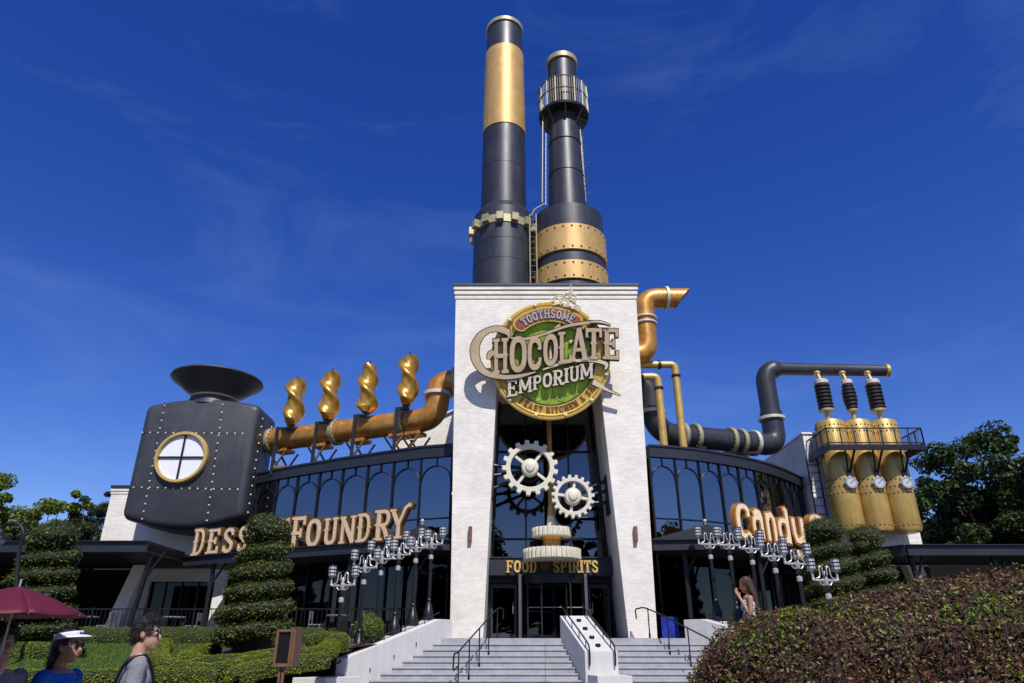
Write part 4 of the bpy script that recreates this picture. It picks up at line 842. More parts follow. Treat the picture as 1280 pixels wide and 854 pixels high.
# pipe cradles
for i, px in enumerate((357, 405, 452, 500, 520)):
    f = next(k / 400 for k in range(401) if (lambda q: 640 + FPX * q.x / (q.y * cP + (q.z - EYE) * sP))(A + dirA * Lr * k / 400) >= px or k == 400); q = A + dirA * Lr * f
    e = thing('pipe_cradle', 'gold and black trestle cradle under the copper pipe, ' + ['below the spiral nearest the boiler', 'below the second spiral from the boiler', 'below the third spiral from the boiler', 'below the spiral by the elbow', 'under the elbow itself'][i], 'bracket', (q.x, q.y, 9.0), 'cradles under the copper pipe')
    n = Vector((dirA.y, -dirA.x, 0)); b = MB(); b.bar(q + Vector((0, 0, -.62)) - dirA * .38, q + Vector((0, 0, -.62)) + dirA * .38, .7, .16, up=(0, 0, 1)); b.build('saddle', copperM, e, 0, bevel=.02)
    for s_ in (-1, 1):
        b = MB(); b.bar(q + n * .4 * s_ + Vector((0, 0, -.7)) - dirA * .5, Vector((q.x, q.y, 8.95)) + n * .4 * s_ + dirA * .5, .07); b.build('strut', blackM, e, 0)
        b = MB(); b.bar(q + n * .43 * s_ + Vector((0, 0, -.7)) + dirA * .5, Vector((q.x, q.y, 8.95)) + n * .43 * s_ - dirA * .5, .07); b.build('strut', letterB, e, 0)
# twisted gold spirals on posts
def spiral(cx, ytop, ybot, px, Y, ph, label):
    c = at(cx, ybot, Y); zt = at(cx, ytop, Y).z; H = zt - c.z; e = thing('twisted_spiral', label, 'ornament', c, 'gold spirals above the copper pipe')
    b = MB(); n = 28; m = 64; R0 = 14.0 * mpp(Y, c.z); vs = []; fs = []
    for j in range(m + 1):
        t = j / m; tw = ph - t * 2 * math.pi * 0.98; s_ = min(1.0, .55 + t * 4.2); s_ *= 1.0 - .06 * t
        for k in range(n):
            a = 2 * math.pi * k / n; rx = R0 * s_ * math.copysign(abs(math.cos(a)) ** 1.5, math.cos(a)); ry = R0 * .66 * s_ * math.copysign(abs(math.sin(a)) ** .9, math.sin(a))
            offx = R0 * .06 * s_
            X, Y2 = rx + offx, ry; vs.append((c.x + X * math.cos(tw) - Y2 * math.sin(tw), c.y + X * math.sin(tw) + Y2 * math.cos(tw), c.z + H * t))
    for j in range(m):
        for k in range(n): fs.append((j * n + k, j * n + (k + 1) % n, (j + 1) * n + (k + 1) % n, (j + 1) * n + k))
    fs += [tuple(range(n)), tuple(m * n + k for k in range(n))]; b.add(vs, fs); b.build('spiral', spiralM, e, .75)
    b = MB(); b.cyl((c.x, c.y, zt - .02), (c.x, c.y, zt + .28), .025, n=8); b.build('spike', blackM, e)
    p = at(px, ybot + 4, Y); b = MB(); b.bar((p.x, Y, 8.96), (p.x, Y, c.z - .14), .13); b.build('post', blackM, e, 0, bevel=.01)
    b = MB(); b.bar((p.x - .07, Y, c.z - .15), (c.x + .15, Y, c.z - .15), .12); b.cyl((c.x, Y, c.z - .15), (c.x, Y, c.z + .06), .06, n=10); b.build('arm', blackM, e, 0)
    b = MB(); b.bar((p.x, Y, 9.35), (p.x + 1.0, Y, 9.35), .1, .12); b.build('foot_bar', letterB, e, 0)
spiral(364, 476, 532, 347, 31.35, 2.3, 'gold twisted spiral closest to the boiler')
spiral(408.5, 467, 525, 396, 30.55, 2.0, 'gold twisted spiral second from the boiler')
spiral(457, 458, 516, 444, 29.7, 1.2, 'gold twisted spiral third from the boiler')
spiral(508, 447, 507, 496, 28.7, 2.2, 'gold twisted spiral beside the copper elbow')

# dark pipe
dp = thing('dark_pipe', 'thick dark steel pipe snaking from the tower to above the brass tanks', 'pipe', at(900, 550, 30))
r_d = .52; zd = 10.62
E1 = atz(818, 541, zd); E2 = atz(970, 557, zd); S0 = Vector((4.6, E1.y + .1, at(800, 478, E1.y).z)); S1 = Vector((E1.x - .0, E1.y + .1, S0.z)); E1 = Vector((S1.x, S1.y, zd))
E3 = Vector((E2.x, E2.y, at(955, 461, E2.y).z)); E4 = at(1107, 463.5, E2.y - .35)
lowp = fillet([S0, S1, E1, E2, Vector((E2.x, E2.y, 12.0))], [0, .8, 1.2, 1.15, 0], 14)
b = MB(); b.tube(lowp, r_d, 32); b.build('pipe_run', steel, dp, 1.0)
upp = fillet([Vector((E2.x, E2.y, 11.9)), E3, E4], [0, .85, 0], 14); rs = []
for i, q in enumerate(upp): t = i / (len(upp) - 1); rs.append(.47 if i < 12 else .29 if i > 16 else .47 - .18 * (i - 12) / 4)
b = MB(); b.tube(upp, rs, 28); b.build('upper_run', steel, dp, 1.0)
dE = (E4 - E3).normalized(); b = MB(); b.cyl(E4 - dE * .05, E4 + dE * .14, .34, .34, 24); b.build('end_cap', brassM, dp, .5, bevel=.03)
dH = (E2 - E1).normalized()
flange(dp, (S1.x, S1.y, zd + .98), (0, 0, 1), r_d, .16, flangeL, .10)
LH = (E2 - E1).length
for px, m_, lp in ((852, flangeM, .13), (868, flangeM, .13), (912, flangeM, .13), (925, flangeM, .12), (942, flangeL, .10)):
    f = next(k / 400 for k in range(401) if (lambda q: 640 + FPX * q.x / (q.y * cP + (q.z - EYE) * sP))(E1 + dH * LH * k / 400) >= px); flange(dp, E1 + dH * LH * f, dH, r_d, .2, m_, lp, 18)
flange(dp, (E2.x, E2.y, 11.95), (0, 0, 1), .50, .16, flangeL, .14)
ringband('collar', steel, Vector((E2.x, E2.y, 0)), .4, .53, 12.03, 12.3, dp)
for px in (868, 930):
    f = (px - 822) / 150; q = E1 + dH * LH * f; e = thing('pipe_cradle', 'dark post cradle under the dark steel pipe ' + ('near the tower' if px < 900 else 'near the rising bend'), 'bracket', (q.x, q.y, 9), 'cradles under the dark pipe'); b = MB(); b.bar((q.x, q.y, 8.9), (q.x, q.y, zd - .45), .3, .3); b.build('post', steel, e, 0)
    b = MB(); b.bar(q + Vector((-.5, 0, -.55)), q + Vector((.5, 0, -.55)), .4, .1, up=(0, 0, 1)); b.build('saddle', blackM, e, 0)
# copper horn
hn = thing('copper_horn', 'copper horn pipe with slanted mouth on the tower flank', 'pipe', at(806, 440, 28)); rh = .47
hx = at(806, 400, 28).x; hz0 = at(806, 443, 28).z; hz1 = at(820, 373, 28).z; hxe = at(842, 372, 28).x
hp = fillet([Vector((4.7, 28, hz0 - .05)), Vector((hx, 28, hz0 - .05)), Vector((hx, 28, hz1)), Vector((hxe, 28, hz1))], [0, .85, .75, 0], 14)
b = MB(); b.tube(hp, rh, 28, caps=False); nv = len(b.v)
for i in range(nv - 28, nv): x, y, z = b.v[i]; b.v[i] = (x + (z - hz1 + rh) * .85, y, z)
b.build('horn_run', copperM, hn, 1.0); b2 = MB(); b2.add([(x - .06, y, hz1 + (z - hz1) * .93) for x, y, z in b.v[nv - 28:nv]], [tuple(range(28))]); b2.build('mouth', blackM, hn, 0)  # black cap stands in for the dark hollow of the horn
for z in (at(806, 399, 28).z, at(806, 406, 28).z): flange(hn, (hx, 28, z), (0, 0, 1), rh, .1, flangeL, .08)
flange(hn, (at(833, 372, 28).x, 28, hz1), (1, 0, 0), rh, .14, flangeL, .09, 14)
# thin gold pipes
for (xa, ya, yb, Y, zb) in ((843.5, 456, 530, 28.3, 9.1), (822, 471, 530, 27.9, 9.1)):
    p = at(xa, ya, Y); e = thing('brass_pipe', 'slim brass pipe bending down from the tower flank, ' + ('outer and taller of the pair' if ya < 460 else 'inner and shorter of the pair'), 'pipe', (p.x, Y, zb)); b = MB()
    b.tube(fillet([Vector((4.8, Y, p.z)), p, Vector((p.x, Y, zb))], [0, .22, 0], 6), .165, 16); b.build('pipe_run', brassM, e, 1.0)
    flange(e, (p.x, Y, p.z - .55), (0, 0, 1), .165, .12, blackM, .04); flange(e, (p.x - .7, Y, p.z), (1, 0, 0), .165, .12, blackM, .05)

# ================================================================== brass tanks
TY = 31.15
tz0, tz1 = at(1062, 660, TY).z - .25, at(1042, 527, TY).z
TX = [at(1042.5, 560, TY).x, 0, at(1109, 560, TY).x]; TX[1] = (TX[0] + TX[2]) / 2; tr_ = 17.8 * mpp(TY, 9)
names = ['brass riveted tank with gauge, the one nearest the ladder', 'brass riveted tank with gauge between the other two', 'brass riveted tank with gauge, the one furthest from the ladder']
for i, x in enumerate(TX):
    c = Vector((x, TY, 0)); e = thing('brass_tank', names[i], 'tank', (x, TY, tz0), 'three brass tanks')
    b = MB(); b.lathe([(.001, tz0 - .02), (tr_ - .3, tz0), (tr_ - .06, tz0 + .06), (tr_, tz0 + .2), (tr_, tz1 - .16), (tr_ - .05, tz1 - .05), (tr_ - .25, tz1), (.001, tz1 + .02)], c, 40); b.build('shell', brassM, e)
    b = MB()
    for z, off in ((tz1 - .32, 0), (tz1 - .62, .5), (tz0 + 1.72, 0), (tz0 + 2.02, .5), (tz0 + 2.32, 0), (tz0 + .3, .5)):
        for k in range(22): a = 2 * math.pi * (k + off) / 22; b.ball(c + Vector((math.cos(a) * tr_, math.sin(a) * tr_, z)), .042, 6, 4)
    b.build('rivets', rivetD, e, kind='stuff')
    gc = Vector((x + .1, TY - tr_ - .02, at(1062, 604, TY - tr_).z)); M = Matrix.Rotation(R(90), 3, 'X')
    b = MB(); b.lathe([(.28, -.15), (.28, .08), (.25, .14), (.21, .14), (.20, .1), (.001, .1)], gc, 28, M); gg = b.build('gauge', silverM, e)
    b = MB(); b.lathe([(.195, .102), (.185, .12), (.001, .12)], gc, 24, M); b.build('dial', frostM, gg); b = MB(); b.bar(gc + Vector((-.06, -.135, -.05)), gc + Vector((.12, -.135, .12)), .03, .01); b.build('needle', blackM, gg, 0)
    for k in range(8): a = 2 * math.pi * k / 8; b = MB(); q = gc + Vector((math.cos(a) * .28, -.05, math.sin(a) * .28)); b.ball(q, .05, 8, 5); b.build('lug', silverM, gg)
    # neck, bellows insulator, upper neck
    b = MB(); b.cyl((x, TY, tz1), (x, TY, tz1 + .55), .11, .09, 14); b.build('neck', brassM, e)
    iz0 = at(1040, 512, TY).z; iz1 = at(1032, 481, TY).z; prof = [(.001, iz0)]; n = 7; ri = .36 if i != 1 else .33
    for k in range(n): t = (k + .5) / n; rk = ri * (1 if i != 1 else .68 + .32 * math.sin(math.pi * t) ** .7); za = iz0 + (iz1 - iz0) * k / n; dz = (iz1 - iz0) / n; prof += [(rk * .82, za), (rk, za + dz * .35), (rk, za + dz * .65), (rk * .82, za + dz)]
    prof += [(.001, iz1)]; b = MB(); b.lathe(prof, c, 28); b.build('bellows', rubberM, e, .5)
    ringband('lower_collar', flangeM, c, .05, ri * .95 if i != 1 else .24, iz0 - .13, iz0 - .002, e, 24); ringband('upper_collar', flangeL, c, .05, ri * .92 if i != 1 else .26, iz1 + .002, iz1 + .22, e, 24)
    zb = E4.z - .25; b = MB(); b.cyl((x, TY, iz1 + .2), (x, TY + .25, zb), .09, .09, 12); b.ball((x, TY + .22, zb - .08), .17, 12, 8, (1, 1, .7)); b.build('upper_neck', brassM, e)
for i in range(2):
    for z in (tz0 + .8, (tz0 + tz1) / 2 + .3, tz1 - .25):
        b = MB(); b.cyl((TX[i] + tr_ * .96, TY + .1, z), (TX[i + 1] - tr_ * .96, TY + .1, z), .05, n=8); o = b.build('tie_rod', brassM, None); tag(o, 'short brass tie rod joining two neighbouring brass tanks', 'rod', 'tie rods between brass tanks')
# platform
pf = thing('tank_platform', 'black steel railed platform wrapping the brass tanks', 'platform', at(1085, 565, 29.2)); PY0, PY1 = 29.75, 32.1; pz = at(1090, 553, PY0).z - .12
px0, px1 = at(1036, 556, PY0).x, at(1156, 556, PY0).x
b = MB()
for a in ((px0, px1, PY0, TY - tr_ - .08), (px0, TX[0] - tr_ - .05, TY - tr_ - .08, PY1), (TX[2] + tr_ + .05, px1, TY - tr_ - .08, PY1)): b.box(a[0], a[1], a[2], a[3], pz - .06, pz)
b.build('deck', blackM, pf, 0)
for p, q in (((px0, PY0), (px1, PY0)), ((px0, PY0), (px0, PY1)), ((px1, PY0), (px1, PY1))):
    p3, q3 = Vector((*p, 0)), Vector((*q, 0)); b = MB(); b.bar(p3 + Vector((0, 0, pz - .1)), q3 + Vector((0, 0, pz - .1)), .08, .24, up=(0, 0, 1)); b.build('edge_beam', blackM, pf, 0)
    for z in (.78, .10): b = MB(); b.bar(p3 + Vector((0, 0, pz + z)), q3 + Vector((0, 0, pz + z)), .05, .05, up=(0, 0, 1)); b.build('rail', blackM, pf, 0)
    n = max(3, round((q3 - p3).length / .62))
    for k in range(n + 1): r_ = p3.lerp(q3, k / n); b = MB(); b.bar(r_ + Vector((0, 0, pz)), r_ + Vector((0, 0, pz + .78)), .04); b.build('rail_post', blackM, pf, 0)
b = MB()                                    # thin mesh infill wires
for p, q in (((px0, PY0), (px1, PY0)), ((px0, PY0), (px0, PY1)), ((px1, PY0), (px1, PY1))):
    p3, q3 = Vector((*p, 0)), Vector((*q, 0)); n = int((q3 - p3).length / .09)
    for k in range(n): r_ = p3.lerp(q3, (k + .5) / n); b.bar(r_ + Vector((0, 0, pz + .1)), r_ + Vector((0, 0, pz + .76)), .008)
b.build('mesh_infill', blackM, pf, 0, kind='stuff')
for x in TX:
    for s_ in (-1, 1): b = MB(); b.bar((x + .12 + s_ * .02, TY - tr_ - .02, pz - 1.15), (x + .12 + s_ * .22, PY0 + .2, pz - .12), .07); b.build('strut', blackM, pf, 0)
    b = MB(); b.box(x + .02, x + .22, TY - tr_ - .08, TY - tr_ + .12, pz - 1.25, pz - 1.0); b.build('strut_foot', blackM, pf, 0)
lx = at(1019, 600, 31.85).x
ladder('wall_ladder', 'black steel ladder below the tank platform on the white annex', (lx, 31.85, 6.9), (lx, 31.85, pz), (1, 0, 0), .5, m=blackM, rung=.35)

# ================================================================== emblem sign
DC = Vector((at(691, 450, 24.32).x, 24.32, at(691, 450, 24.32).z)); TL = R(14.5)
UU = Vector((1, 0, 0)); VV = Vector((0, -math.sin(TL), math.cos(TL))); NN = Vector((0, -math.cos(TL), -math.sin(TL)))
em = thing('emblem_sign', 'round gold and green emblem sign with big taupe lettering on the tower', 'sign', DC)
ZS = 4.27
def DP(x, y, d=0.0):                          # position in the 200 px study of the sign -> sign plane
    return onpl(560 + x / ZS, 340 + y / ZS, DC + NN * d, NN)
RS = (DP(863, 472) - DP(227, 472)).length / 2; DCC = DP(545, 472)
MD = Matrix((UU, VV, NN)).transposed()
def disc(name, m, r0, r1, d0, d1, parent, bev=.015, n=72):
    b = MB(); b.lathe([(r0, d0), (r1, d0), (r1, d1 - bev), (r1 - bev, d1), (r0 + (bev if r0 > .01 else 0), d1)] + ([(r0, d1 - bev), (r0, d0)] if r0 > .01 else []), DCC, n, MD); return b.build(name, m, parent)
disc('backing', letterE, .001, RS * .97, -.22, -.02, em)
disc('green_field', greenM, .001, RS * .80, -.02, .02, em)
disc('text_band', signG, RS * .755, RS * .925, -.018, .06, em); disc('rim', signG, RS * .905, RS, -.2, .14, em, .04); disc('inner_rim', letterE, RS * .74, RS * .758, -.01, .075, em); disc('rim_groove', letterB, RS * .93, RS * .945, .1, .147, em, .005)
for i in range(12):
    a = R(15 + 30 * i); b = MB(); b.ball(DCC + (UU * math.cos(a) + VV * math.sin(a)) * RS * .955 + NN * .15, .075, 10, 6); b.build('stud', ivoryM, em)
for cx, cy, r_ in ((470, 640, 50), (620, 630, 62), (430, 330, 55)):
    for k in (1, .55): b = MB(); c = DP(cx, cy, .022); r0 = r_ * k / ZS * .031; b.tube([c + (UU * math.cos(a) + VV * math.sin(a)) * r0 for a in [2 * math.pi * q / 32 for q in range(32)]], .012, 4, closed=True); b.build('engraved_ring', greenD, em)
# banner arc
def polar(ang, r, d): a = R(ang); return DCC + (UU * math.cos(a) + VV * math.sin(a)) * r * RS + NN * d
def arcband(name, m, r0, r1, a0, a1, d0, d1, parent, n=24, rnd=True):
    b = MB(); P = []; 
    for i in range(n + 1): P.append((a0 + (a1 - a0) * i / n, r1))
    if rnd:
        for k in range(1, 6): q = math.pi * k / 6; P.append((a1 + math.copysign(math.degrees((r1 - r0) / 2 * math.sin(q)), a1 - a0), (r0 + r1) / 2 + (r1 - r0) / 2 * math.cos(q)))
    for i in range(n + 1): P.append((a1 + (a0 - a1) * i / n, r0))
    if rnd:
        for k in range(1, 6): q = math.pi * k / 6; P.append((a0 - math.copysign(math.degrees((r1 - r0) / 2 * math.sin(q)), a1 - a0), (r0 + r1) / 2 - (r1 - r0) / 2 * math.cos(q)))
    m_ = n + 1
    b.prism(None, [polar(a, r, d0) for a, r in P], [polar(a, r, d1) for a, r in P]); return b.build(name, m, parent, 0)
bn = arcband('banner_border', signG, .655, .905, 131, 55, .08, .17, em); arcband('banner', maroonM, .685, .875, 130, 56, .15, .185, em)
def arctext(txt, a0, a1, r, H, d0, d1, parent, front, edge, gap=.12, flip=False, grow=.02):
    ws = [G(c)[1] if c != ' ' else .35 for c in txt]; tot = sum(ws) + gap * (len(ws) - 1); x = 0
    for c, wg in zip(txt, ws):
        am = a0 + (a1 - a0) * (x + wg / 2) / tot
        if c != ' ':
            wid = abs(R(a1 - a0)) * r * RS * wg / tot; a = R(am); ur = UU * math.cos(a) + VV * math.sin(a); ut = (UU * math.sin(a) - VV * math.cos(a))
            if flip: ur, ut = -ur, -ut
            O = DCC - ut * wid / 2 * 1 + (UU * math.cos(a) + VV * math.sin(a)) * r * RS - ur * H * RS / 2
            letter(c, boxframe(O, ut, ur, NN, wid, H * RS, wg), parent, front, edge, d0, (d0 + d1) / 2, d1, grow)
        x += wg + gap
arctext('TOOTHSOME', 127, 59, .78, .145, .18, .215, em, frostM, letterR)
arctext('FEAST KITCHEN & SA', 233, 327, .835, .105, .055, .085, em, letterR, letterB, flip=True, grow=.0)
# main words: letter boxes measured on the photograph
def word(boxes, front, edge, d0, dm, d1, grow):
    for c, x0, x1, yt, yb, sl in boxes:
        O = DP(x0, yb, d1) - NN * d1; Ux = DP(x1, yb - sl, d1) - NN * d1 - O; Vy = DP(x0, yt, d1) - NN * d1 - O; gw = G(c)[1]
        f = (lambda O, Ux, Vy, gw: (lambda u, v, d: O + Ux * (u / gw) + Vy * v + NN * d))(O, Ux, Vy, gw); letter(c, f, em, front, edge, d0, dm, d1, grow)
word([('H', 240, 322, 358, 545, 6), ('O', 328, 422, 347, 540, 8), ('C', 424, 504, 350, 528, 8), ('O', 508, 588, 335, 505, 8), ('L', 590, 662, 322, 492, 8), ('A', 652, 752, 300, 478, 8), ('T', 735, 822, 300, 465, 0), ('E', 828, 915, 300, 465, -4)], letterS, letterE, .07, .24, .30, .035)
word([('E', 315, 372, 582, 668, 8), ('M', 376, 448, 567, 650, 10), ('P', 452, 503, 556, 632, 8), ('O', 505, 556, 543, 620, 8), ('R', 560, 618, 527, 608, 8), ('I', 618, 646, 516, 594, 4), ('U', 648, 702, 506, 588, 6), ('M', 704, 776, 492, 575, 8)], letterW, letterE, .07, .19, .24, .03)
# big initial with its sweeping tail, and the flourishes
def flour(pts, wds, front, edge, d0, dm, d1, name='letter'):
    P = smooth_path([Vector((*p, 0)) for p in pts], 7); m = len(P); 
    def strip(mb, g, da, db):
        A, B = [], []
        for i in range(m):
            t = (P[min(i + 1, m - 1)] - P[max(i - 1, 0)]).normalized(); nn = Vector((-t.y, t.x, 0)); s_ = i / (m - 1) * (len(wds) - 1); k = min(int(s_), len(wds) - 2); wd = wds[k] + (wds[k + 1] - wds[k]) * (s_ - k) + g
            A.append(P[i] + nn * wd / 2); B.append(P[i] - nn * wd / 2)
        vs = [DP(p.x, p.y, da) for p in A] + [DP(p.x, p.y, da) for p in B] + [DP(p.x, p.y, db) for p in A] + [DP(p.x, p.y, db) for p in B]; fs = []
        for i in range(m - 1): j = i + 1; fs += [(i, j, m + j, m + i), (2 * m + i, 3 * m + i, 3 * m + j, 2 * m + j), (i, 2 * m + i, 2 * m + j, j), (m + i, m + j, 3 * m + j, 3 * m + i)]
        fs += [(0, m, 3 * m, 2 * m), (m - 1, 3 * m - 1, 4 * m - 1, 2 * m - 1)]; mb.add(vs, fs)
    e_ = MB(); strip(e_, 9, d0, dm); o = e_.build(name, edge, em, .5); k_ = MB(); strip(k_, 0, dm - .004, d1); k_.build('face', front, o, .5)
flour([(322, 330), (300, 312), (262, 304), (215, 312), (170, 345), (143, 405), (150, 470), (185, 525), (240, 552), (320, 562), (400, 552), (470, 533)], [18, 34, 30, 26, 36, 46, 44, 34, 26, 22, 16, 4], letterS, letterE, .07, .25, .305)
flour([(118, 402), (135, 408), (150, 410)], [6, 22, 26], letterS, letterE, .08, .245, .30, 'spur'); flour([(222, 296), (238, 305), (252, 318)], [4, 20, 26], letterS, letterE, .08, .246, .301, 'spur'); flour([(300, 325), (318, 318), (328, 350)], [16, 30, 8], letterS, letterE, .08, .247, .303, 'spur')
flour([(215, 470), (225, 440), (245, 425)], [10, 30, 20], letterS, letterE, .08, .242, .298, 'spur')
flour([(315, 350), (400, 358), (470, 345), (560, 315), (640, 288), (740, 272), (820, 272), (868, 288)], [5, 12, 13, 12, 14, 16, 14, 4], letterS, letterE, .19, .23, .27, 'flourish')
flour([(505, 522), (560, 503), (650, 478), (740, 472), (800, 476), (845, 492), (840, 520)], [4, 12, 14, 14, 18, 20, 8], ivoryM, letterE, .09, .23, .27, 'flourish')
flour([(760, 268), (810, 266), (862, 282)], [4, 10, 4], ivoryM, letterE, .3, .38, .40, 'flourish')
# clock hand across the disc
flour([(770, 585), (800, 600), (850, 630), (920, 660)], [30, 26, 12, 3], ivoryM, letterB, .05, .12, .15, 'clock_hand'); flour([(548, 470), (548, 400)], [14, 10], ivoryM, letterB, .05, .1, .13, 'clock_hand'); flour([(575, 312), (590, 290), (602, 262)], [30, 16, 2], ivoryM, letterB, .05, .1, .13, 'clock_hand'); flour([(660, 375), (650, 365)], [24, 10], ivoryM, letterB, .05, .1, .13, 'clock_hand')
# filigree spire on top: little curls and a star
cs = DP(655, 160, .12)
for k, (pts) in enumerate([[(560, 160), (575, 140), (600, 150), (590, 172), (570, 168)], [(600, 180), (615, 150), (640, 160), (630, 185), (612, 182)], [(640, 190), (650, 150), (680, 165), (672, 195), (655, 190)], [(675, 205), (690, 180), (706, 195), (698, 212)], [(610, 140), (625, 118), (650, 130), (640, 150)], [(645, 140), (665, 120), (685, 140), (672, 160)], [(550, 150), (585, 128), (625, 135), (665, 165), (708, 190)], [(560, 178), (620, 170), (690, 205)]]):
    b = MB(); b.tube(smooth_path([DP(x, y, .15 + .03 * (k % 3)) for x, y in pts], 5), .032, 6); b.build('filigree', ivoryM, em)
for a0, a1 in (((625, 112), (690, 122)), ((640, 95), (672, 135)), ((668, 90), (640, 138)), ((657, 62), (655, 150))): b = MB(); P0, P1 = DP(*a0, .2), DP(*a1, .2); b.tube([P0, P0.lerp(P1, .5), P1], [.006, .055, .012], 6); b.build('star_ray', ivoryM, em)
b = MB()
for (x, y) in ((420, 250), (680, 250), (400, 620), (690, 620)): q = DP(x, y, -.2); b.bar(q, Vector((q.x, 25.0, q.z)), .12)
b.build('mounting_arm', blackM, em, 0)

# ================================================================== gears in the opening
def gear_pts(r, rt, n, tf=.5):
    o = []
    for i in range(n):
        for a, q in ((0, r), (.08, rt), (tf - .03, rt), (tf + .05, r)): o.append(((i + a) / n * 2 * math.pi, q))
    return o
def vgear(cx, cy, rpx, n, Y, hub, spokes, rot, label):
    c = at(cx, cy, Y); k = mpp(Y, c.z); ro = rpx * k; e = thing('spoked_gear', label, 'gear', c, 'cream gears over the entrance'); th = .13
    P = gear_pts(ro * .86, ro, n); m = len(P); ri = ro * .70; b = MB()
    pos = lambda a, q, y: (c.x + math.cos(a + rot) * q, Y + y, c.z + math.sin(a + rot) * q)
    vs = [pos(a, q, -th) for a, q in P] + [pos(a, q, th) for a, q in P] + [pos(a, ri, -th) for a, q in P] + [pos(a, ri, th) for a, q in P]; fs = []
    for i in range(m): j = (i + 1) % m; fs += [(i, j, m + j, m + i), (2 * m + i, 3 * m + i, 3 * m + j, 2 * m + j), (i, 2 * m + i, 2 * m + j, j), (m + i, m + j, 3 * m + j, 3 * m + i)]
    b.add(vs, fs); b.build('toothed_rim', creamM, e, .3, bevel=.012)
    M = Matrix.Rotation(R(90), 3, 'X'); b = MB(); b.lathe([(hub * k, -.16), (hub * k, .14), (hub * k * .86, .20), (hub * k * .80, .20), (hub * k * .6, .22), (hub * k * .5, .28), (hub * k * .3, .3), (.001, .3)], c, 32, M); b.build('hub', creamM, e)
    for i in range(spokes): a = rot + 2 * math.pi * i / spokes + .8; d = Vector((math.cos(a), 0, math.sin(a))); b = MB(); b.bar(c + d * hub * k * .9, c + d * ri * 1.03, .10, .10, up=(0, 1, 0)); b.build('spoke', creamM, e, 0)
    b = MB(); b.cyl(c, c + Vector((0, .9, 0)), .12, n=12); b.build('axle', blackM, e)
    return c
gA = vgear(662.5, 585, 35, 17, 25.75, 10.7, 4, .1, 'larger cream gear wheel with four spokes in the entrance opening'); gB = vgear(716, 621, 27, 19, 25.75, 10.5, 4, .62, 'smaller cream gear wheel with four spokes in the entrance opening')
for side, zz in ((1, (6.55, 7.0, 7.4)), (-1, (7.1, 7.6, 8.0))):
    fx = xir if side > 0 else xil; e = thing('gear_bracket', 'black arms holding the ' + ('smaller' if side > 0 else 'larger') + ' gear off the brick pier', 'bracket', (fx(7), 26.2, 7)); g_ = gB if side > 0 else gA
    b = MB(); zm = sum(zz) / 3; b.box(fx(7) - .06 if side > 0 else fx(7) - .05, fx(7) + .05 if side > 0 else fx(7) + .06, 25.9, 26.5, zm - .75, zm + .75); b.build('wall_plate', blackM, e, 0)
    for z in zz: b = MB(); b.cyl((fx(7) - side * .03, 26.25, z + .15), (g_.x, 26.3, g_.z + (z - zm) * .25), .075, .055, 10); b.build('arm', blackM, e)
    b = MB(); M = Matrix.Rotation(R(90), 3, 'X'); b.lathe([(.001, -.1), (.42, -.1), (.42, .1), (.001, .1)], (g_.x, 26.4, g_.z), 20, M); b.build('back_plate', blackM, e)
ax = Vector((at(690, 690, 26.3).x, 26.3, 0)); gd = thing('gear_pedestal', 'gold shaft rising from two stacked horizontal cream gears', 'gear', (ax.x, ax.y, 4.8))
def hgear(r, z0, z1, n, name):
    P = gear_pts(r * .93, r, n, .6); m = len(P); b = MB(); vs = [(ax.x + math.cos(a) * q, ax.y + math.sin(a) * q, z) for z in (z0, z1) for a, q in P]
    b.add(vs, [(i, (i + 1) % m, m + (i + 1) % m, m + i) for i in range(m)] + [tuple(range(m)), tuple(range(m, 2 * m))]); b.build(name, creamM, gd, .3, bevel=.012)
zq = lambda y, Y=26.3: at(690, y, Y).z
hgear(36.5 * mpp(26, 5), zq(696.5, 25.4), zq(683, 25.4), 34, 'lower_gear'); hgear(25 * mpp(26, 5.5), zq(668.5, 25.7), zq(657.5, 25.7), 24, 'upper_gear')
b = MB(); z_0, z_1 = zq(683, 25.4), zq(668.5, 25.7); b.lathe([(.36, z_0), (.33, z_0 + .1), (.33, z_1 - .1), (.42, z_1)], ax, 24); b.build('drum', copperM, gd)
b = MB(); zz0 = zq(657.5, 25.7); b.lathe([(.20, zz0), (.17, zz0 + .15), (.14, zz0 + .42), (.14, zz0 + .45)], ax, 20); b.build('collar', creamM, gd)
b = MB(); b.lathe([(.15, zz0 + .45), (.10, zz0 + .9), (.10, zz0 + 1.6)], ax, 20); b.build('lower_shaft', goldM, gd); b = MB(); b.cyl((ax.x, ax.y, zz0 + 1.6), (ax.x, ax.y, 11.2), .10, n=20); b.build('shaft', copperM, gd)
b = MB(); b.lathe([(.001, 4.79), (.5, 4.79), (.5, 4.84), (.35, zq(696.5, 25.4) + .02), (.001, zq(696.5, 25.4) + .02)], (ax.x, ax.y + .45, 0), 20); b.build('foot', goldM, gd)

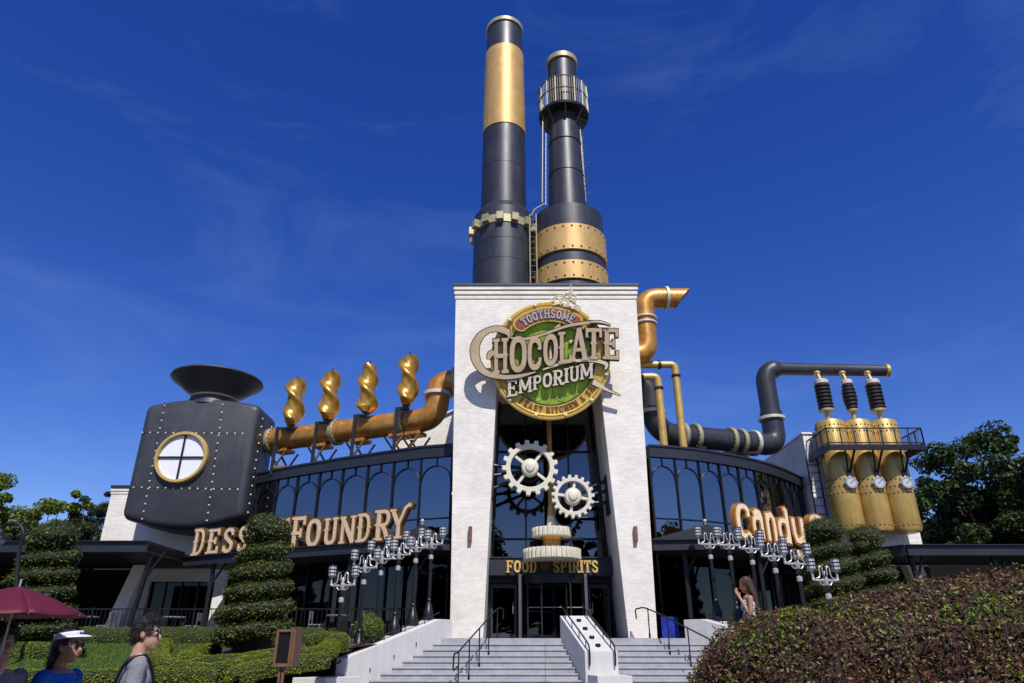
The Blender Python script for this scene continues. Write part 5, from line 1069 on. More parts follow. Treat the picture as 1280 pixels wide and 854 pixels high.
# ================================================================== canopy lettering
ds = thing('dessert_sign', 'cream letters with bronze edges reading DESSERT FOUNDRY above the dark canopy', 'sign', (-8.5, 27.5, 5.2))
SA, SB = Vector((-13.55, 30.05, 5.2)), Vector((-3.75, 24.98, 5.2)); sd = (SB - SA); SLn = sd.length; sd = sd.normalized(); sn = Vector((sd.y, -sd.x, 0)); UP = Vector((0, 0, 1))
def line_text(chars, parent, O, D, Nn, front, edge, dd, gr, wm=1.0):
    for c, x0, x1, z0, z1 in chars:
        gw = G(c)[1]; letter(c, boxframe(O + D * x0 + UP * z0, D, UP, Nn, x1 - x0, z1 - z0, gw), parent, front, edge, *dd, gr, wm=wm)
def invx(px, O, D):                           # distance along the line that shows at that pixel column
    lo, hi = -2.0, 16.0
    for _ in range(40):
        m = (lo + hi) / 2; q = O + D * m; v = 640 + FPX * q.x / (q.y * cP + (q.z - EYE) * sP)
        if v < px: lo = m
        else: hi = m
    return lo
chs = [('D', 240, 257, 0, 1.10), ('E', 258, 276, .02, 1.02), ('S', 277, 294, 0, 1.0), ('S', 296, 311, 0, 1.0), ('E', 312, 326, 0, 1.0), ('R', 327, 341, 0, 1.0), ('T', 341, 362, 0, 1.15), ('F', 363, 384, -.14, 1.16), ('O', 382, 403, -.05, 1.02), ('U', 404, 424, -.03, .98), ('N', 424, 447, -.03, .98), ('D', 446, 466, -.02, 1.02), ('R', 468, 492, -.02, 1.08), ('Y', 488, 512, .0, 1.06)]
line_text([(c, invx(a + .8, SA, sd), invx(b_ - 1.6, SA, sd), z0, z1) for c, a, b_, z0, z1 in chs], ds, SA, sd, sn, letterC, mat('letter_bark_edge', (.13, .068, .018), .45, .2, var=.4), (-.10, .08, .11), .055, .88)
cs_ = thing('candy_sign', 'golden letters starting with the word Candy above the dark canopy', 'sign', (10, 26.5, 5.2))
CA, CB = Vector((8.0, 24.85, 5.2)), Vector((12.75, 27.45, 5.2)); cdv = (CB - CA).normalized(); cn = Vector((cdv.y, -cdv.x, 0))
cc = [('c', 920, 940, -.03, 1.22), ('a', 940.5, 956, .02, 1.55), ('n', 957, 972, .0, 1.55), ('d', 972.5, 989, -.04, 1.50), ('y', 990, 1007, -.04, 1.50), ('S', 1013, 1034, -.10, 1.15)]
line_text([(c, invx(a, CA, cdv), invx(b_, CA, cdv), z0, z1) for c, a, b_, z0, z1 in cc], cs_, CA, cdv, cn, mat('letter_honey', (.82, .65, .40), .45, var=.1), mat('letter_amber_edge', (.42, .18, .04), .45, .2, var=.15), (-.16, .08, .11), .045, .78)

# ================================================================== twin-arm street lamps
def make_lamp():
    e = thing('lamp_post', '', 'street lamp', (0, 0, 0), 'twin lantern lamps beside the stairs')
    b = MB(); b.lathe([(.20, 0), (.20, .10), (.17, .13), (.16, .34), (.13, .38), (.11, .50), (.08, .56), (.07, .62), (.085, .66), (.068, .70)], (0, 0, 0), 16); b.build('base', blackM, e)
    b = MB(); b.cyl((0, 0, .70), (0, 0, 2.02), .066, .055, 14); b.build('shaft', blackM, e)
    b = MB(); b.lathe([(.062, 1.98), (.082, 2.0), (.082, 2.11), (.062, 2.13)], (0, 0, 0), 16); b.build('silver_band', silverM, e)
    b = MB(); b.lathe([(.06, 2.13), (.05, 2.16), (.085, 2.22), (.085, 2.25), (.05, 2.28), (.05, 2.38)], (0, 0, 0), 16); b.build('collar', blackM, e)
    b = MB(); b.lathe([(.05, 2.34), (.075, 2.38), (.075, 2.54), (.04, 2.58), (.03, 2.70), (.001, 2.74)], (0, 0, 0), 14); b.build('hub', silverM, e)
    for s_ in (-1, 1):
        b = MB(); b.tube(fillet([Vector((0, 0, 2.48)), Vector((s_ * .40, 0, 2.48)), Vector((s_ * .40, 0, 2.74))], [0, .1, 0], 6), .034, 10); b.ball((s_ * .385, 0, 2.50), .05, 8, 6); b.build('arm', silverM, e)
        b = MB(); b.tube(smooth_path([(s_ * .03, 0, 2.35), (s_ * .13, 0, 2.36), (s_ * .20, 0, 2.44)], 5), .016, 6); b.build('arm_brace', silverM, e)
        b = MB(); b.tube(smooth_path([(s_ * .30, -.01, 2.53), (s_ * .21, -.02, 2.56), (s_ * .17, -.02, 2.66), (s_ * .17, -.02, 2.80), (s_ * .12, -.02, 2.86), (s_ * .07, -.02, 2.80), (s_ * .06, -.02, 2.62)], 5), .019, 6); b.build('curl', silverM, e)
        b = MB(); b.lathe([(.03, 2.72), (.09, 2.74), (.115, 2.77), (.115, 3.06), (.09, 3.08), (.001, 3.10)], (s_ * .40, 0, 0), 16); ln = b.build('lantern', frostM, e)
        for z in (2.77, 2.87, 2.97, 3.07): b = MB(); b.lathe([(.112, z - .012), (.128, z - .012), (.128, z + .012), (.112, z + .012)], (s_ * .40, 0, 0), 16); b.build('cage_ring', steelW, ln)
        for k in range(6): a = R(30 + 60 * k); b = MB(); b.bar((s_ * .4 + math.cos(a) * .121, math.sin(a) * .121, 2.76), (s_ * .4 + math.cos(a) * .121, math.sin(a) * .121, 3.08), .012); b.build('cage_bar', steelW, ln, 0)
    b = MB()
    for s_ in (-1, 1): b.tube(smooth_path([(s_ * .03, 0, 2.55), (s_ * .05, s_ * .1, 2.62), (s_ * .045, s_ * .1, 2.85), (s_ * .02, s_ * .05, 2.9)], 4), .02, 6)
    b.build('centre_scroll', blackM, e)
    return e
proto = make_lamp()
lampL = [(417.5, 843, 21.3), (447, 818, 22.15), (469, 806, 22.6), (492, 795, 23.15), (515, 783, 23.85), (535, 776, 24.65)]
ordw = ['lowest', 'second lowest', 'third up', 'fourth up', 'fifth up', 'highest']
first = True
def put_lamp(p, ht, label, rz=0):
    global first
    o = proto if first else copy_tree(proto); first = False; o.location = p; s_ = ht / 3.1; o.scale = (s_, s_, s_); o.rotation_euler = (0, 0, rz); o['label'] = label
tops = [704, 683, 672, 668, 660, 656.5]; txs = [423, 449, 469, 494, 515.5, 534]
for i, (px, py, Y) in enumerate(lampL):
    p = at(px, py, Y); zt = at(px, tops[i] + 2, Y).z; put_lamp(p, zt - p.z, 'black lamp post with twin lanterns by the scroll hedges, ' + ordw[i] + ' along the stair wall', R(-16))
    if i: b = MB(); b.box(p.x - .27, p.x + .27, p.y - .27, p.y + .27, 0, p.z - .002); o = b.build('lamp_plinth', stoneM, None, 0, bevel=.01); tag(o, 'white plinth under the ' + ordw[i] + ' lamp post by the scroll hedges', 'plinth', 'lamp plinths')
lampR = [(885, 656, 24.55), (909, 656, 23.7), (936, 661, 22.8), (965, 666, 21.95), (994, 673, 21.1), (1028, 697, 20.25)]
lampR = [(884, 658, 24.55), (908, 658, 23.7), (935, 661.5, 22.8), (963, 670, 21.95), (992, 678, 21.1), (1027, 697, 20.25)]
for i, (px, py, Y) in enumerate(lampR):
    t = at(px, py, Y); x = t.x; zb = t.z - 3.1; put_lamp(Vector((x, Y, zb)), 3.1, 'black lamp post with twin lanterns behind the purple shrub, ' + ordw[5 - i] + ' along the stair wall', R(14))
    b = MB(); b.box(x - .27, x + .27, Y - .27, Y + .27, 0, zb - .002); o = b.build('lamp_plinth', stoneM, None, 0, bevel=.01); tag(o, 'white plinth under the ' + ordw[5 - i] + ' lamp post behind the purple shrub', 'plinth', 'lamp plinths')
# tall gooseneck lamp at far left
gl = thing('gooseneck_lamp', 'tall black gooseneck street lamp near the spiral topiary at the garden edge', 'street lamp', (at(12, 790, 17).x, 17, gz(-12, 17))); p = at(14, 740, 17); t0 = at(30, 665, 17); b = MB()
b.tube(smooth_path([(p.x, 17, gl.location.z), (p.x + .12, 17, 2.6), at(24, 690, 17), at(30, 668, 17), at(24, 656, 17), at(10, 655, 17), at(0, 662, 17)], 6), .045, 8); b.build('pole', blackM, gl)
q = at(-1, 672, 17); b = MB(); b.lathe([(.04, .2), (.06, .12), (.22, .02), (.24, -.03), (.2, -.03)], q, 20); b.build('shade', blackM, gl); b = MB(); b.ball(q + Vector((0, 0, -.06)), .15, 12, 8, (1, 1, .8)); b.build('globe', frostM, gl)
# sign board on two legs
sb = thing('sign_board', 'blank black notice panel in brown frame on two legs before the hedges', 'sign board', at(354, 854, 10.5))
Yb = 10.5; a, c = at(341, 834, Yb), at(371, 787, Yb); tl = lambda z: (z - a.z) * .10; cxm = (a.x + c.x) / 2
for (x0, x1, z0, z1) in ((a.x, a.x + .035, a.z, c.z), (c.x - .07, c.x - .035, a.z, c.z), (a.x + .035, c.x - .07, a.z, a.z + .045), (a.x + .035, c.x - .07, c.z - .035, c.z)): b = MB(); b.box(x0, x1, Yb - .03, Yb + .09, z0, z1); b.build('frame', woodM, sb, 0, bevel=.006)
b = MB(); b.box(a.x + .035, c.x - .07, Yb, Yb + .05, a.z + .045, c.z - .035); b.build('panel', panelM, sb, 0); b = MB(); b.box(c.x - .034, c.x, Yb - .02, Yb + .32, a.z, c.z); b.build('side_panel', woodM, sb, 0, bevel=.006)
for x in (a.x + .10, c.x - .14): b = MB(); b.bar((x, Yb + .05, gz(x, Yb) - .1), (x, Yb + .05, a.z), .045); b.build('leg', woodM, sb, 0)
# terrace railing and cafe furniture
def railing(x0, x1, y0, y1, label):
    e = thing('terrace_railing', label, 'railing', (x0, y0, ZL)); A, B = Vector((x0, y0, ZL)), Vector((x1, y1, ZL))
    for z in (.12, .9): b = MB(); b.bar(A + Vector((0, 0, z)), B + Vector((0, 0, z)), .04); b.build('rail', blackM, e, 0)
    n = int((B - A).length / .14); b0 = None
    for k in range(n + 1):
        q = A.lerp(B, k / n); b = MB(); big = k % 12 == 0; b.bar(q + Vector((0, 0, .005)), q + Vector((0, 0, .95 if big else .9)), .05 if big else .016); b.build('post' if big else 'baluster', blackM, e, 0)
railing(-19, -3.2, 24.35, 24.35, 'low black terrace railing behind the far hedge'); railing(9.5, 18, 24.35, 24.35, 'low black terrace railing behind the purple shrub')
def cafe_set(x, y, lab):
    t = thing('cafe_table', 'small dark round cafe table ' + lab, 'table', (x, y, ZL), 'cafe tables'); b = MB(); b.lathe([(.38, .72), (.40, .73), (.40, .76), (.001, .765)], (x, y, ZL), 20); b.build('table_top', mat('table_grey', (.25, .24, .23), .4), t); b = MB(); b.cyl((x, y, ZL + .03), (x, y, ZL + .72), .035, n=10); b.build('stem', blackM, t); b = MB(); b.lathe([(.25, .001), (.24, .03), (.04, .05)], (x, y, ZL), 16); b.build('base', blackM, t)
    for s_ in (-1, 1):
        cx = x + s_ * .72; e = thing('cafe_chair', 'grey metal cafe chair on the ' + ('tower' if s_ > 0 else 'annex') + ' side of the table ' + lab, 'chair', (cx, y, ZL), 'cafe chairs'); cm = mat('chair_grey', (.33, .33, .34), .35, .5)
        b = MB(); b.box(cx - .21, cx + .21, y - .21, y + .21, ZL + .43, ZL + .46); b.build('seat', cm, e, 0, bevel=.01); b = MB(); b.box(cx + s_ * .19, cx + s_ * .215, y - .2, y + .2, ZL + .6, ZL + .88); b.build('backrest', cm, e, 0, bevel=.01)
        for u in (-1, 1):
            for v in (-1, 1): b = MB(); b.bar((cx + u * .2, y + v * .19, ZL + .002), (cx + u * .19, y + v * .19, ZL + (.88 if u == s_ else .43)), .025); b.build('leg', cm, e, 0)
for x, y, lab in ((-15.2, 26.3, 'outside the annex window'), (-12.2, 26.6, 'below the first letters'), (-8.8, 25.6, 'below the middle letters'), (-6.0, 25.3, 'below the last letters'), (12.5, 26.0, 'below the candy letters')): cafe_set(x, y, lab)
# ================================================================== vegetation
boxL = leaf_mat('box_leaf', [(.10, .14, .012), (.19, .25, .020), (.29, .345, .03), (.38, .42, .05)], .25, .5)
topL = leaf_mat('topiary_leaf', [(.025, .045, .007), (.06, .088, .011), (.115, .14, .018), (.17, .19, .03)], .2, .5)
purL = leaf_mat('purple_leaf', [(.045, .018, .014), (.105, .040, .028), (.18, .075, .047), (.27, .14, .085), (.13, .13, .03), (.085, .034, .026)], .3, .4, patch=((.17, .27, .025), 1.25, .80))
oakL = leaf_mat('oak_leaf', [(.012, .028, .007), (.024, .048, .010), (.045, .075, .014), (.07, .10, .02)], .22, .45)
limeL = leaf_mat('lime_leaf', [(.05, .09, .010), (.105, .16, .016), (.165, .22, .025), (.23, .27, .04)], .35, .45)
pineL = leaf_mat('pine_leaf', [(.012, .026, .010), (.03, .05, .018), (.055, .075, .025)], .15, .5)
grsL = leaf_mat('grass_blade', [(.045, .09, .010), (.075, .135, .016), (.11, .17, .025)], .3, .5)
def nz3(P, sc, am):
    return np.array([noise.noise(Vector(p) * sc) for p in P])[:, None] * am
def gridsurf(fn, nu, nv, closed_v=True):
    V = np.array([fn(i / (nu - 1), j / nv) for i in range(nu) for j in range(nv)]); F = []
    for i in range(nu - 1):
        for j in range(nv): k = (j + 1) % nv; F.append((i * nv + j, (i + 1) * nv + j, (i + 1) * nv + k, i * nv + k))
    return V, np.array(F)
def outward(V, F):                            # flip so that normals leave the local centre line
    c = V.mean(0); A, B, C = V[F[:, 0]], V[F[:, 1]], V[F[:, 2]]; n = np.cross(B - A, C - A); s = ((A - c) * n).sum(); return F if s > 0 else F[:, ::-1]
def foliage(e, surfs, n, size, leafm, corem, depth=.05, out=.05, asp=.55, tilt=.8, core_noise=.03, name='foliage'):
    VV_, FF_ = [], []; o = 0; area = []
    for V, F in surfs:
        F = outward(V, F); VV_.append(V); FF_.append(F + o); o += len(V)
    V = np.concatenate(VV_); F = np.concatenate(FF_); V = V + nz3(V, 6, core_noise)
    npmesh('dark_core', V, F, corem, e, True)
    P, N = sample(V, F, n, depth, out); lv, lf = leaf_quads(P, N, size, asp, tilt); npmesh(name, lv, lf, leafm, e, kind='stuff')
def topiary(x, y, z0, ztop, Rb, turns, ph, label, n=16000, dirn=1, group='spiral topiaries', lsz=.06):
    e = thing('spiral_topiary', label, 'topiary', (x, y, z0), group); H = ztop - z0; pitch = (H - .5) / turns
    b = MB(); b.cyl((x, y, z0 - .05), (x, y, z0 + H * .8), .09, .03, 10); b.build('trunk', barkM, e)
    Rt = lambda t: Rb * (1 - .42 * t ** 1.6)
    def helix(u, v):
        t = u; a = ph + dirn * 2 * math.pi * turns * t; r = Rt(t); q = 2 * math.pi * v; ar = r * .5; br = pitch * .335 * (1 - .15 * t); k = min(1, u * 14 + .1, (1 - u) * 14 + .1)
        rr_ = r * .52 + ar * k * math.cos(q); zz = z0 + .30 + (H - .75) * t + br * k * math.copysign(abs(math.sin(q)) ** .8, math.sin(q)); return (x + rr_ * math.cos(a), y + rr_ * math.sin(a), zz)
    def core(u, v):
        t = u; r = Rt(t) * .46; q = 2 * math.pi * v; return (x + r * math.cos(q), y + r * math.sin(q), z0 + .12 + (H - .5) * t)
    def cap(u, v):
        th = math.pi * (u * .98 + .01); q = 2 * math.pi * v; r = Rt(1) * 1.0; return (x + r * math.sin(th) * math.cos(q), y + r * math.sin(th) * math.sin(q), ztop - .36 - .36 * math.cos(th))
    h1 = gridsurf(helix, int(34 * turns), 14); k1 = gridsurf(core, 14, 18); c1_ = gridsurf(cap, 10, 18)
    # the helix normals must leave its own tube
    VV_, FF_ = h1; cen = VV_.reshape(-1, 14, 3).mean(1).repeat(14, 0); A, B, C = VV_[FF_[:, 0]], VV_[FF_[:, 1]], VV_[FF_[:, 2]]
    sgn = ((A - cen[FF_[:, 0]]) * np.cross(B - A, C - A)).sum(); FF_ = FF_ if sgn > 0 else FF_[:, ::-1]
    V = np.concatenate([VV_, c1_[0]]); F = np.concatenate([FF_, outward(*c1_) + len(VV_)]); V = V + nz3(V, 4, .09) + nz3(V, 11, .04)
    npmesh('core', k1[0], outward(*k1), coreD, e, True); npmesh('dark_core', V, F, coreD, e, True)
    P, N = sample(V, F, n, .04, .09); lv, lf = leaf_quads(P, N * .7 + np.array([0, 0, .6]), lsz, .5, .7); npmesh('foliage', lv, lf, topL, e, kind='stuff')
p = at(313, 812, 19); topiary(p.x, 19, gz(p.x, 19), at(313, 641, 18.6).z, 45.5 * mpp(19, 2.5), 5.8, .6, 'spiral clipped topiary rising from the scroll hedges in front of the dessert letters', 30000)
p = at(34, 800, 20); topiary(p.x, 20, gz(p.x, 20), at(34, 652, 19.7).z, 46 * mpp(20, 2.5), 5.7, 2.0, 'spiral clipped topiary beside the gooseneck lamp', 22000)
p = at(1055, 800, 22); topiary(p.x, 22, gzR(p.x, 22), at(1046, 646, 21.6).z, 40 * mpp(22, 3), 5.6, 1.0, 'rounder spiral topiary in front of the brass tanks nearest the candy letters', 22000)
p = at(1108, 800, 23.3); topiary(p.x, 23.3, gzR(p.x, 23.3), at(1100, 656, 22.9).z, 34 * mpp(23.3, 3), 5.6, 2.4, 'slimmer spiral topiary half behind its rounder neighbour', 18000)

def hedge(pts, wd, ht, label, n=None, gf=gz, closed=False, lsz=.034):
    P = smooth_path([Vector((*p, 0)) for p in pts], 8, closed); L_ = sum((P[i + 1] - P[i]).length for i in range(len(P) - 1)); c = P[len(P) // 2]; e = thing('box_hedge', label, 'hedge', (c.x, c.y, gf(c.x, c.y)), 'clipped box hedges'); m = len(P)
    prof = [(-.5, 0), (-.54, .35), (-.52, .75), (-.40, .95), (-.15, 1.0), (.15, 1.0), (.40, .95), (.52, .75), (.54, .35), (.5, 0)]; nv = len(prof); V = []
    for i in range(m):
        t = (P[min(i + 1, m - 1)] - P[max(i - 1, 0)]).normalized(); nn = Vector((-t.y, t.x, 0)); k = 1.0
        ee = min(i, m - 1 - i) / 3.0
        k = 1 if ee >= 1 else math.sqrt(max(.04, 1 - (1 - ee) ** 2)); z = gf(P[i].x, P[i].y)
        for a, b_ in prof: q = P[i] + nn * a * wd * k; V.append((q.x, q.y, z - .03 + (ht + .03) * b_ * (.6 + .4 * k)))
    V = np.array(V); F = np.array([(i * nv + j, (i + 1) * nv + j, (i + 1) * nv + j + 1, i * nv + j + 1) for i in range(m - 1) for j in range(nv - 1)])
    ctr = V.reshape(m, nv, 3).mean(1).repeat(nv, 0); A, B, C = V[F[:, 0]], V[F[:, 1]], V[F[:, 2]]
    if ((A - ctr[F[:, 0]]) * np.cross(B - A, C - A)).sum() < 0: F = F[:, ::-1]
    V = V + nz3(V, 7, .03); npmesh('dark_core', V, F, coreG, e, True)
    P_, N_ = sample(V, F, n or int(L_ * 3000), .03, .035); lv, lf = leaf_quads(P_, N_ * .45 + np.array([0, 0, 1.0]), lsz, .65, .55); npmesh('foliage', lv, lf, boxL, e, kind='stuff')
def gpt(px, py, hh=.30):                      # where a hedge top seen at that pixel stands on the bank
    best = None
    for k in range(400):
        Y = 8.6 + k * .04; q = at(px, py, Y); d = q.z - (gz(q.x, Y) + hh)
        if best is not None and (d < 0) != (best < 0): return (q.x, Y)
        best = d
    return (q.x, Y)
def hp_(pts): return [gpt(*p) for p in pts]
hedge([(-22, 22.6), (-17, 22.5), (-12, 22.5), (-8, 22.6), (-5.2, 22.7)], .75, .40, 'long straight box hedge along the terrace railing', 22000)
hedge(hp_([(272, 804), (246, 810), (237, 817), (256, 821), (302, 818), (340, 813), (372, 813), (403, 808), (416, 798), (408, 793), (384, 794)]), .42, .30, 'box hedge scroll curling round the foot of the spiral topiary')
hedge(hp_([(207, 797), (198, 808), (203, 821), (235, 829), (272, 830), (311, 821), (338, 817)]), .45, .30, 'outer box hedge sweeping past the lawn toward the notice panel')
hedge(hp_([(297, 838), (312, 829), (342, 824), (377, 820), (409, 816)]), .45, .30, 'box hedge arc ending at the lowest lamp post by the stairs')
hedge(hp_([(-40, 836), (60, 838), (130, 838), (195, 836), (274, 837)]), .45, .30, 'front box hedge running behind the walking people')
hedge(hp_([(-30, 806), (20, 806), (70, 807), (106, 808)]), .5, .34, 'short box hedge with rounded end beside the lawn')
hedge([(-5.6, 21.4), (-4.9, 20.9), (-4.75, 20.2)], .5, .4, 'small box hedge stub tucked behind the stair lamps')
def ball_bush(px, py, rpx, Y, label, leafm, n, lsz=.06):
    c = at(px, py, Y); r = rpx * mpp(Y, c.z); zg = gz(c.x, Y); e = thing('round_bush', label, 'bush', (c.x, Y, zg))
    b = MB(); b.cyl((c.x, Y, zg - .05), (c.x, Y, c.z), .04, n=8); b.build('stem', barkM, e)
    s_ = gridsurf(lambda u, v: (c.x + r * math.sin(math.pi * (u * .98 + .01)) * math.cos(2 * math.pi * v), Y + r * math.sin(math.pi * (u * .98 + .01)) * math.sin(2 * math.pi * v), c.z + (c.z - zg) * 0 - r * 1.0 * math.cos(math.pi * (u * .98 + .01))), 12, 18)
    foliage(e, [s_], n, lsz, leafm, coreG)
ball_bush(461, 788, 18, 22.6, 'round clipped green bush behind the stair lamps', limeL, 3500)
# lawn
xs = [-20 + .5 * i for i in range(25)]; ys = [13 + .5 * i for i in range(19)]
lw = grid('lawn', xs, ys, lambda x, y: gz(x, y) + .012, grassB)
n = 60000; X = rng.uniform(-18, -8, n); Y = rng.uniform(13, 22, n); Z = np.array([gz(a, b_) for a, b_ in zip(X, Y)]) + .012
P = np.stack([X, Y, Z], 1); d = np.stack([rng.normal(0, .018, n), rng.normal(0, .018, n), rng.uniform(.03, .065, n)], 1); s_ = np.stack([rng.normal(0, .006, n), rng.normal(0, .006, n), np.zeros(n)], 1)
V = np.stack([P - s_, P + s_, P + d], 1).reshape(-1, 3); o = npmesh('grass', V, np.arange(3 * n).reshape(n, 3), grsL, None, kind='stuff'); tag(o, 'short mown grass covering the lawn', 'grass', kind='stuff')

# purple shrub mass: real volume, leaves all over it
sh = thing('purple_shrub', 'large purple-brown leafy shrub with fresh green patches beside the stairs', 'shrub', (5, 8.4, 0))
tx = [2.24, 2.36, 2.58, 2.9, 3.4, 4.2, 5.5, 7.0, 9.0, 11.5]; tzv = [1.15, 1.50, 1.70, 1.83, 1.93, 2.08, 2.28, 2.46, 2.62, 2.68]; hwv = [.35, .62, .85, 1.0, 1.1, 1.15, 1.2, 1.2, 1.2, 1.2]
def shrub(u, v):
    x = 2.20 + 9.0 * u ** 1.25; t = float(np.interp(x, tx, tzv)) ; hw_ = float(np.interp(x, tx, hwv)); yc = 9.2 - .16 * (x - 2)
    if u == 0: hw_ *= .3
    q = math.pi * (-.12 + 1.24 * v); c_, s_ = math.cos(q), math.sin(q); y = yc - hw_ * math.copysign(abs(c_) ** .75, c_); z = .05 + (t - .05) * max(-.05, math.copysign(abs(s_) ** .55, s_))
    d = .20 * noise.noise(Vector((x * 1.9, y * 1.9, z * 1.9))) + .09 * noise.noise(Vector((x * 4, y * 4, z * 4))); return (x - (.12 * (1 - abs(2 * 0 - 1)) if u == 0 else 0), y + d * -c_, z + d * max(0, s_))
nu, nv = 90, 36; V = np.array([shrub(i / (nu - 1), j / (nv - 1)) for i in range(nu) for j in range(nv)]); F = np.array([(i * nv + j, (i + 1) * nv + j, (i + 1) * nv + j + 1, i * nv + j + 1) for i in range(nu - 1) for j in range(nv - 1)])
F = np.concatenate([F, np.array([(0 * nv + j, 0 * nv + j + 1, 0 * nv + nv - 2 - j, 0 * nv + nv - 1 - j) for j in range(nv // 2 - 1)])])
ctr = V.reshape(nu, nv, 3).mean(1).repeat(nv, 0); A, B, C = V[F[:, 0]], V[F[:, 1]], V[F[:, 2]]
if ((A - ctr[F[:, 0]]) * np.cross(B - A, C - A)).sum() < 0: F = F[:, ::-1]
npmesh('dark_core', V, F, coreP, sh, True)
P, N = sample(V, F, 190000, .05, .10); lv, lf = leaf_quads(P, N * .7 + np.array([0, 0, .5]), .038, .5, .9, .7); npmesh('foliage', lv, lf, purL, sh, kind='stuff')
# sprigs that break the outline
n = 2600; i = rng.integers(0, len(P), n); tips = []
for k in i:
    if P[k][2] < .8 or (N[k][2] > .5 and rng.random() < .6): continue
    d = (Vector(N[k]) * .9 + Vector((rng.normal(0, .4), rng.normal(0, .4), .8))).normalized(); L_ = rng.uniform(.05, .19)
    for q in range(9): tips.append(Vector(P[k]) + d * L_ * q / 8 + Vector(rng.normal(0, .012, 3)))
T = np.array(tips); lv, lf = leaf_quads(T, rng.normal(size=T.shape), .04, .5, 1.0); npmesh('sprigs', lv, lf, purL, sh, kind='stuff')

def tree(x, y, zb, ztop, crown, leafm, label, ncl, per, lsz, group='trees behind the building', trunk_r=.25, seed=0, asp=.5, droop=0.0):
    """crown: list of (dx, dy, z, rx, rz) lobes filled with leaf clumps"""
    e = thing('tree', label, 'tree', (x, y, zb), group); rs = np.random.default_rng(seed); b = MB(); ctop = sum(c[2] for c in crown) / len(crown)
    b.tube(smooth_path([(x, y, zb - .1), (x + .1, y, zb + (ctop - zb) * .5), (x - .05, y, ctop)], 5), [trunk_r * (1 - .07 * i) for i in range(11)], 10); b.build('trunk', barkM, e)
    cen = []
    lim = MB()
    for (dx, dy, cz, rx, rz) in crown:
        m = int(ncl * rx * rx * rz / sum(c[3] ** 2 * c[4] for c in crown)) + 3; base = Vector((x, y, zb + (ctop - zb) * .55))
        for k in range(m):
            v = rs.normal(size=3); v /= np.linalg.norm(v); q = rs.random() ** (1 / 2.2); c = np.array([x + dx, y + dy, cz]) + v * q * np.array([rx, rx, rz]); cen.append((c, rs.uniform(.55, 1.15) * (.16 * rx + .28)))
            if k % 3 == 0: lim.tube([base, Vector((x + dx * .5, y + dy * .5, (base.z + cz) / 2)).lerp(Vector(c), .3), Vector(c)], [trunk_r * .35, trunk_r * .2, .02], 5)
    lim.build('limbs', barkM, e, kind='stuff')
    PP, NNl = [], []
    for c, r in cen:
        v = rs.normal(size=(per, 3)); v /= np.linalg.norm(v, axis=1)[:, None]; q = rs.random(per)[:, None] ** .45; d = v * q * r; d[:, 2] *= .72; d[:, 2] -= droop * q[:, 0] * r * .3; PP.append(c + d); NNl.append(v * .7 + np.array([0, 0, .6]))
    lv, lf = leaf_quads(np.concatenate(PP), np.concatenate(NNl), lsz, asp, .9); npmesh('crown', lv, lf, leafm, e, kind='stuff')
    return e
X = lambda px, py, Y: at(px, py, Y).x
tree(X(1225, 600, 38), 38, 0, 13, [(0, 0, 9.2, 4.2, 4.2), (4.5, 0, 8.2, 4.0, 4.6), (-2.6, -1, 7.4, 2.6, 2.6), (1, -2, 6.0, 4.5, 2.6), (.5, 0, 12.3, 1.8, 1.3)], oakL, 'big dark evergreen tree behind the canopy beside the tanks', 190, 300, .26, seed=3, trunk_r=.4)
tree(X(1165, 640, 44), 44, 0, 9, [(0, 0, 7.2, 2.8, 2.8), (3, 0, 6, 3, 3)], oakL, 'lower dark tree between the annex and the big evergreen', 80, 260, .28, seed=5)
tree(X(1330, 600, 34), 34, 0, 12, [(0, 0, 8, 3.6, 4.5)], oakL, 'dark tree leaning in past the end of the canopy', 80, 280, .26, seed=8)
tree(X(6, 630, 46), 46, 0, 12, [(-1.5, 0, 10.2, 2.9, 2.9), (1.0, 0, 8.6, 3.2, 2.4), (-4, 0, 8, 4, 4)], limeL, 'bright green tree behind the gooseneck lamp', 110, 260, .27, seed=11)
tree(X(62, 650, 50), 50, 0, 11, [(0, 0, 9.4, 2.2, 2.0), (1.8, 0, 8.0, 2.6, 2.4), (-2, 0, 7.4, 2.6, 2.4), (1.6, 0, 11.3, .9, .7)], limeL, 'loose bright green tree between the topiary and the white annex', 100, 230, .27, seed=12)
tree(X(113, 650, 48), 48, 0, 11, [(0, 0, 9.8, 1.2, 2.2), (.6, 0, 7.6, 2.2, 2.6), (-1.2, 0, 7.8, 1.4, 2.2)], pineL, 'dark feathery conifer right beside the white annex', 90, 240, .24, seed=13, asp=.22)
tree(X(90, 680, 42), 42, 0, 8, [(0, 0, 6.2, 2.6, 2.4), (-3.6, 0, 6.0, 2.6, 2.4), (-8, 0, 6.2, 3.4, 3.0)], oakL, 'low dark tree mass above the left canopy', 90, 240, .26, seed=14)
# trees behind the viewer: the dark shapes mirrored in the glass
bt = tree(-9, -24, 0, 11, [(0, 0, 7.4, 4.2, 4.0), (3.6, 0, 4.6, 3.2, 3.8), (-3.4, 0, 4.6, 3.2, 3.8)], oakL, 'leafy plaza tree behind the viewer mirrored in the glass', 130, 170, .45, group='trees across the plaza', seed=21)
for k, (x, y, s_) in enumerate([(-2 + 8.0 * k, -26 - 3 * (k % 2), .95 + .1 * (k % 3)) for k in range(7)] + [(-17 - 8.0 * k, -24 - 3 * (k % 2), .95 + .1 * (k % 3)) for k in range(4)] + [(-35 + 9.5 * k, -35, 1.15) for k in range(9)] + [(s_ * (44 - 1.5 * k), -14 + 8 * k, 1.05) for s_ in (-1, 1) for k in range(4)]):
    c = copy_tree(bt); c.location = (x, y, 0); c.scale = (s_, s_, s_); c.rotation_euler = (0, 0, k * 1.3); c['label'] = 'leafy plaza tree behind the viewer mirrored in the glass'
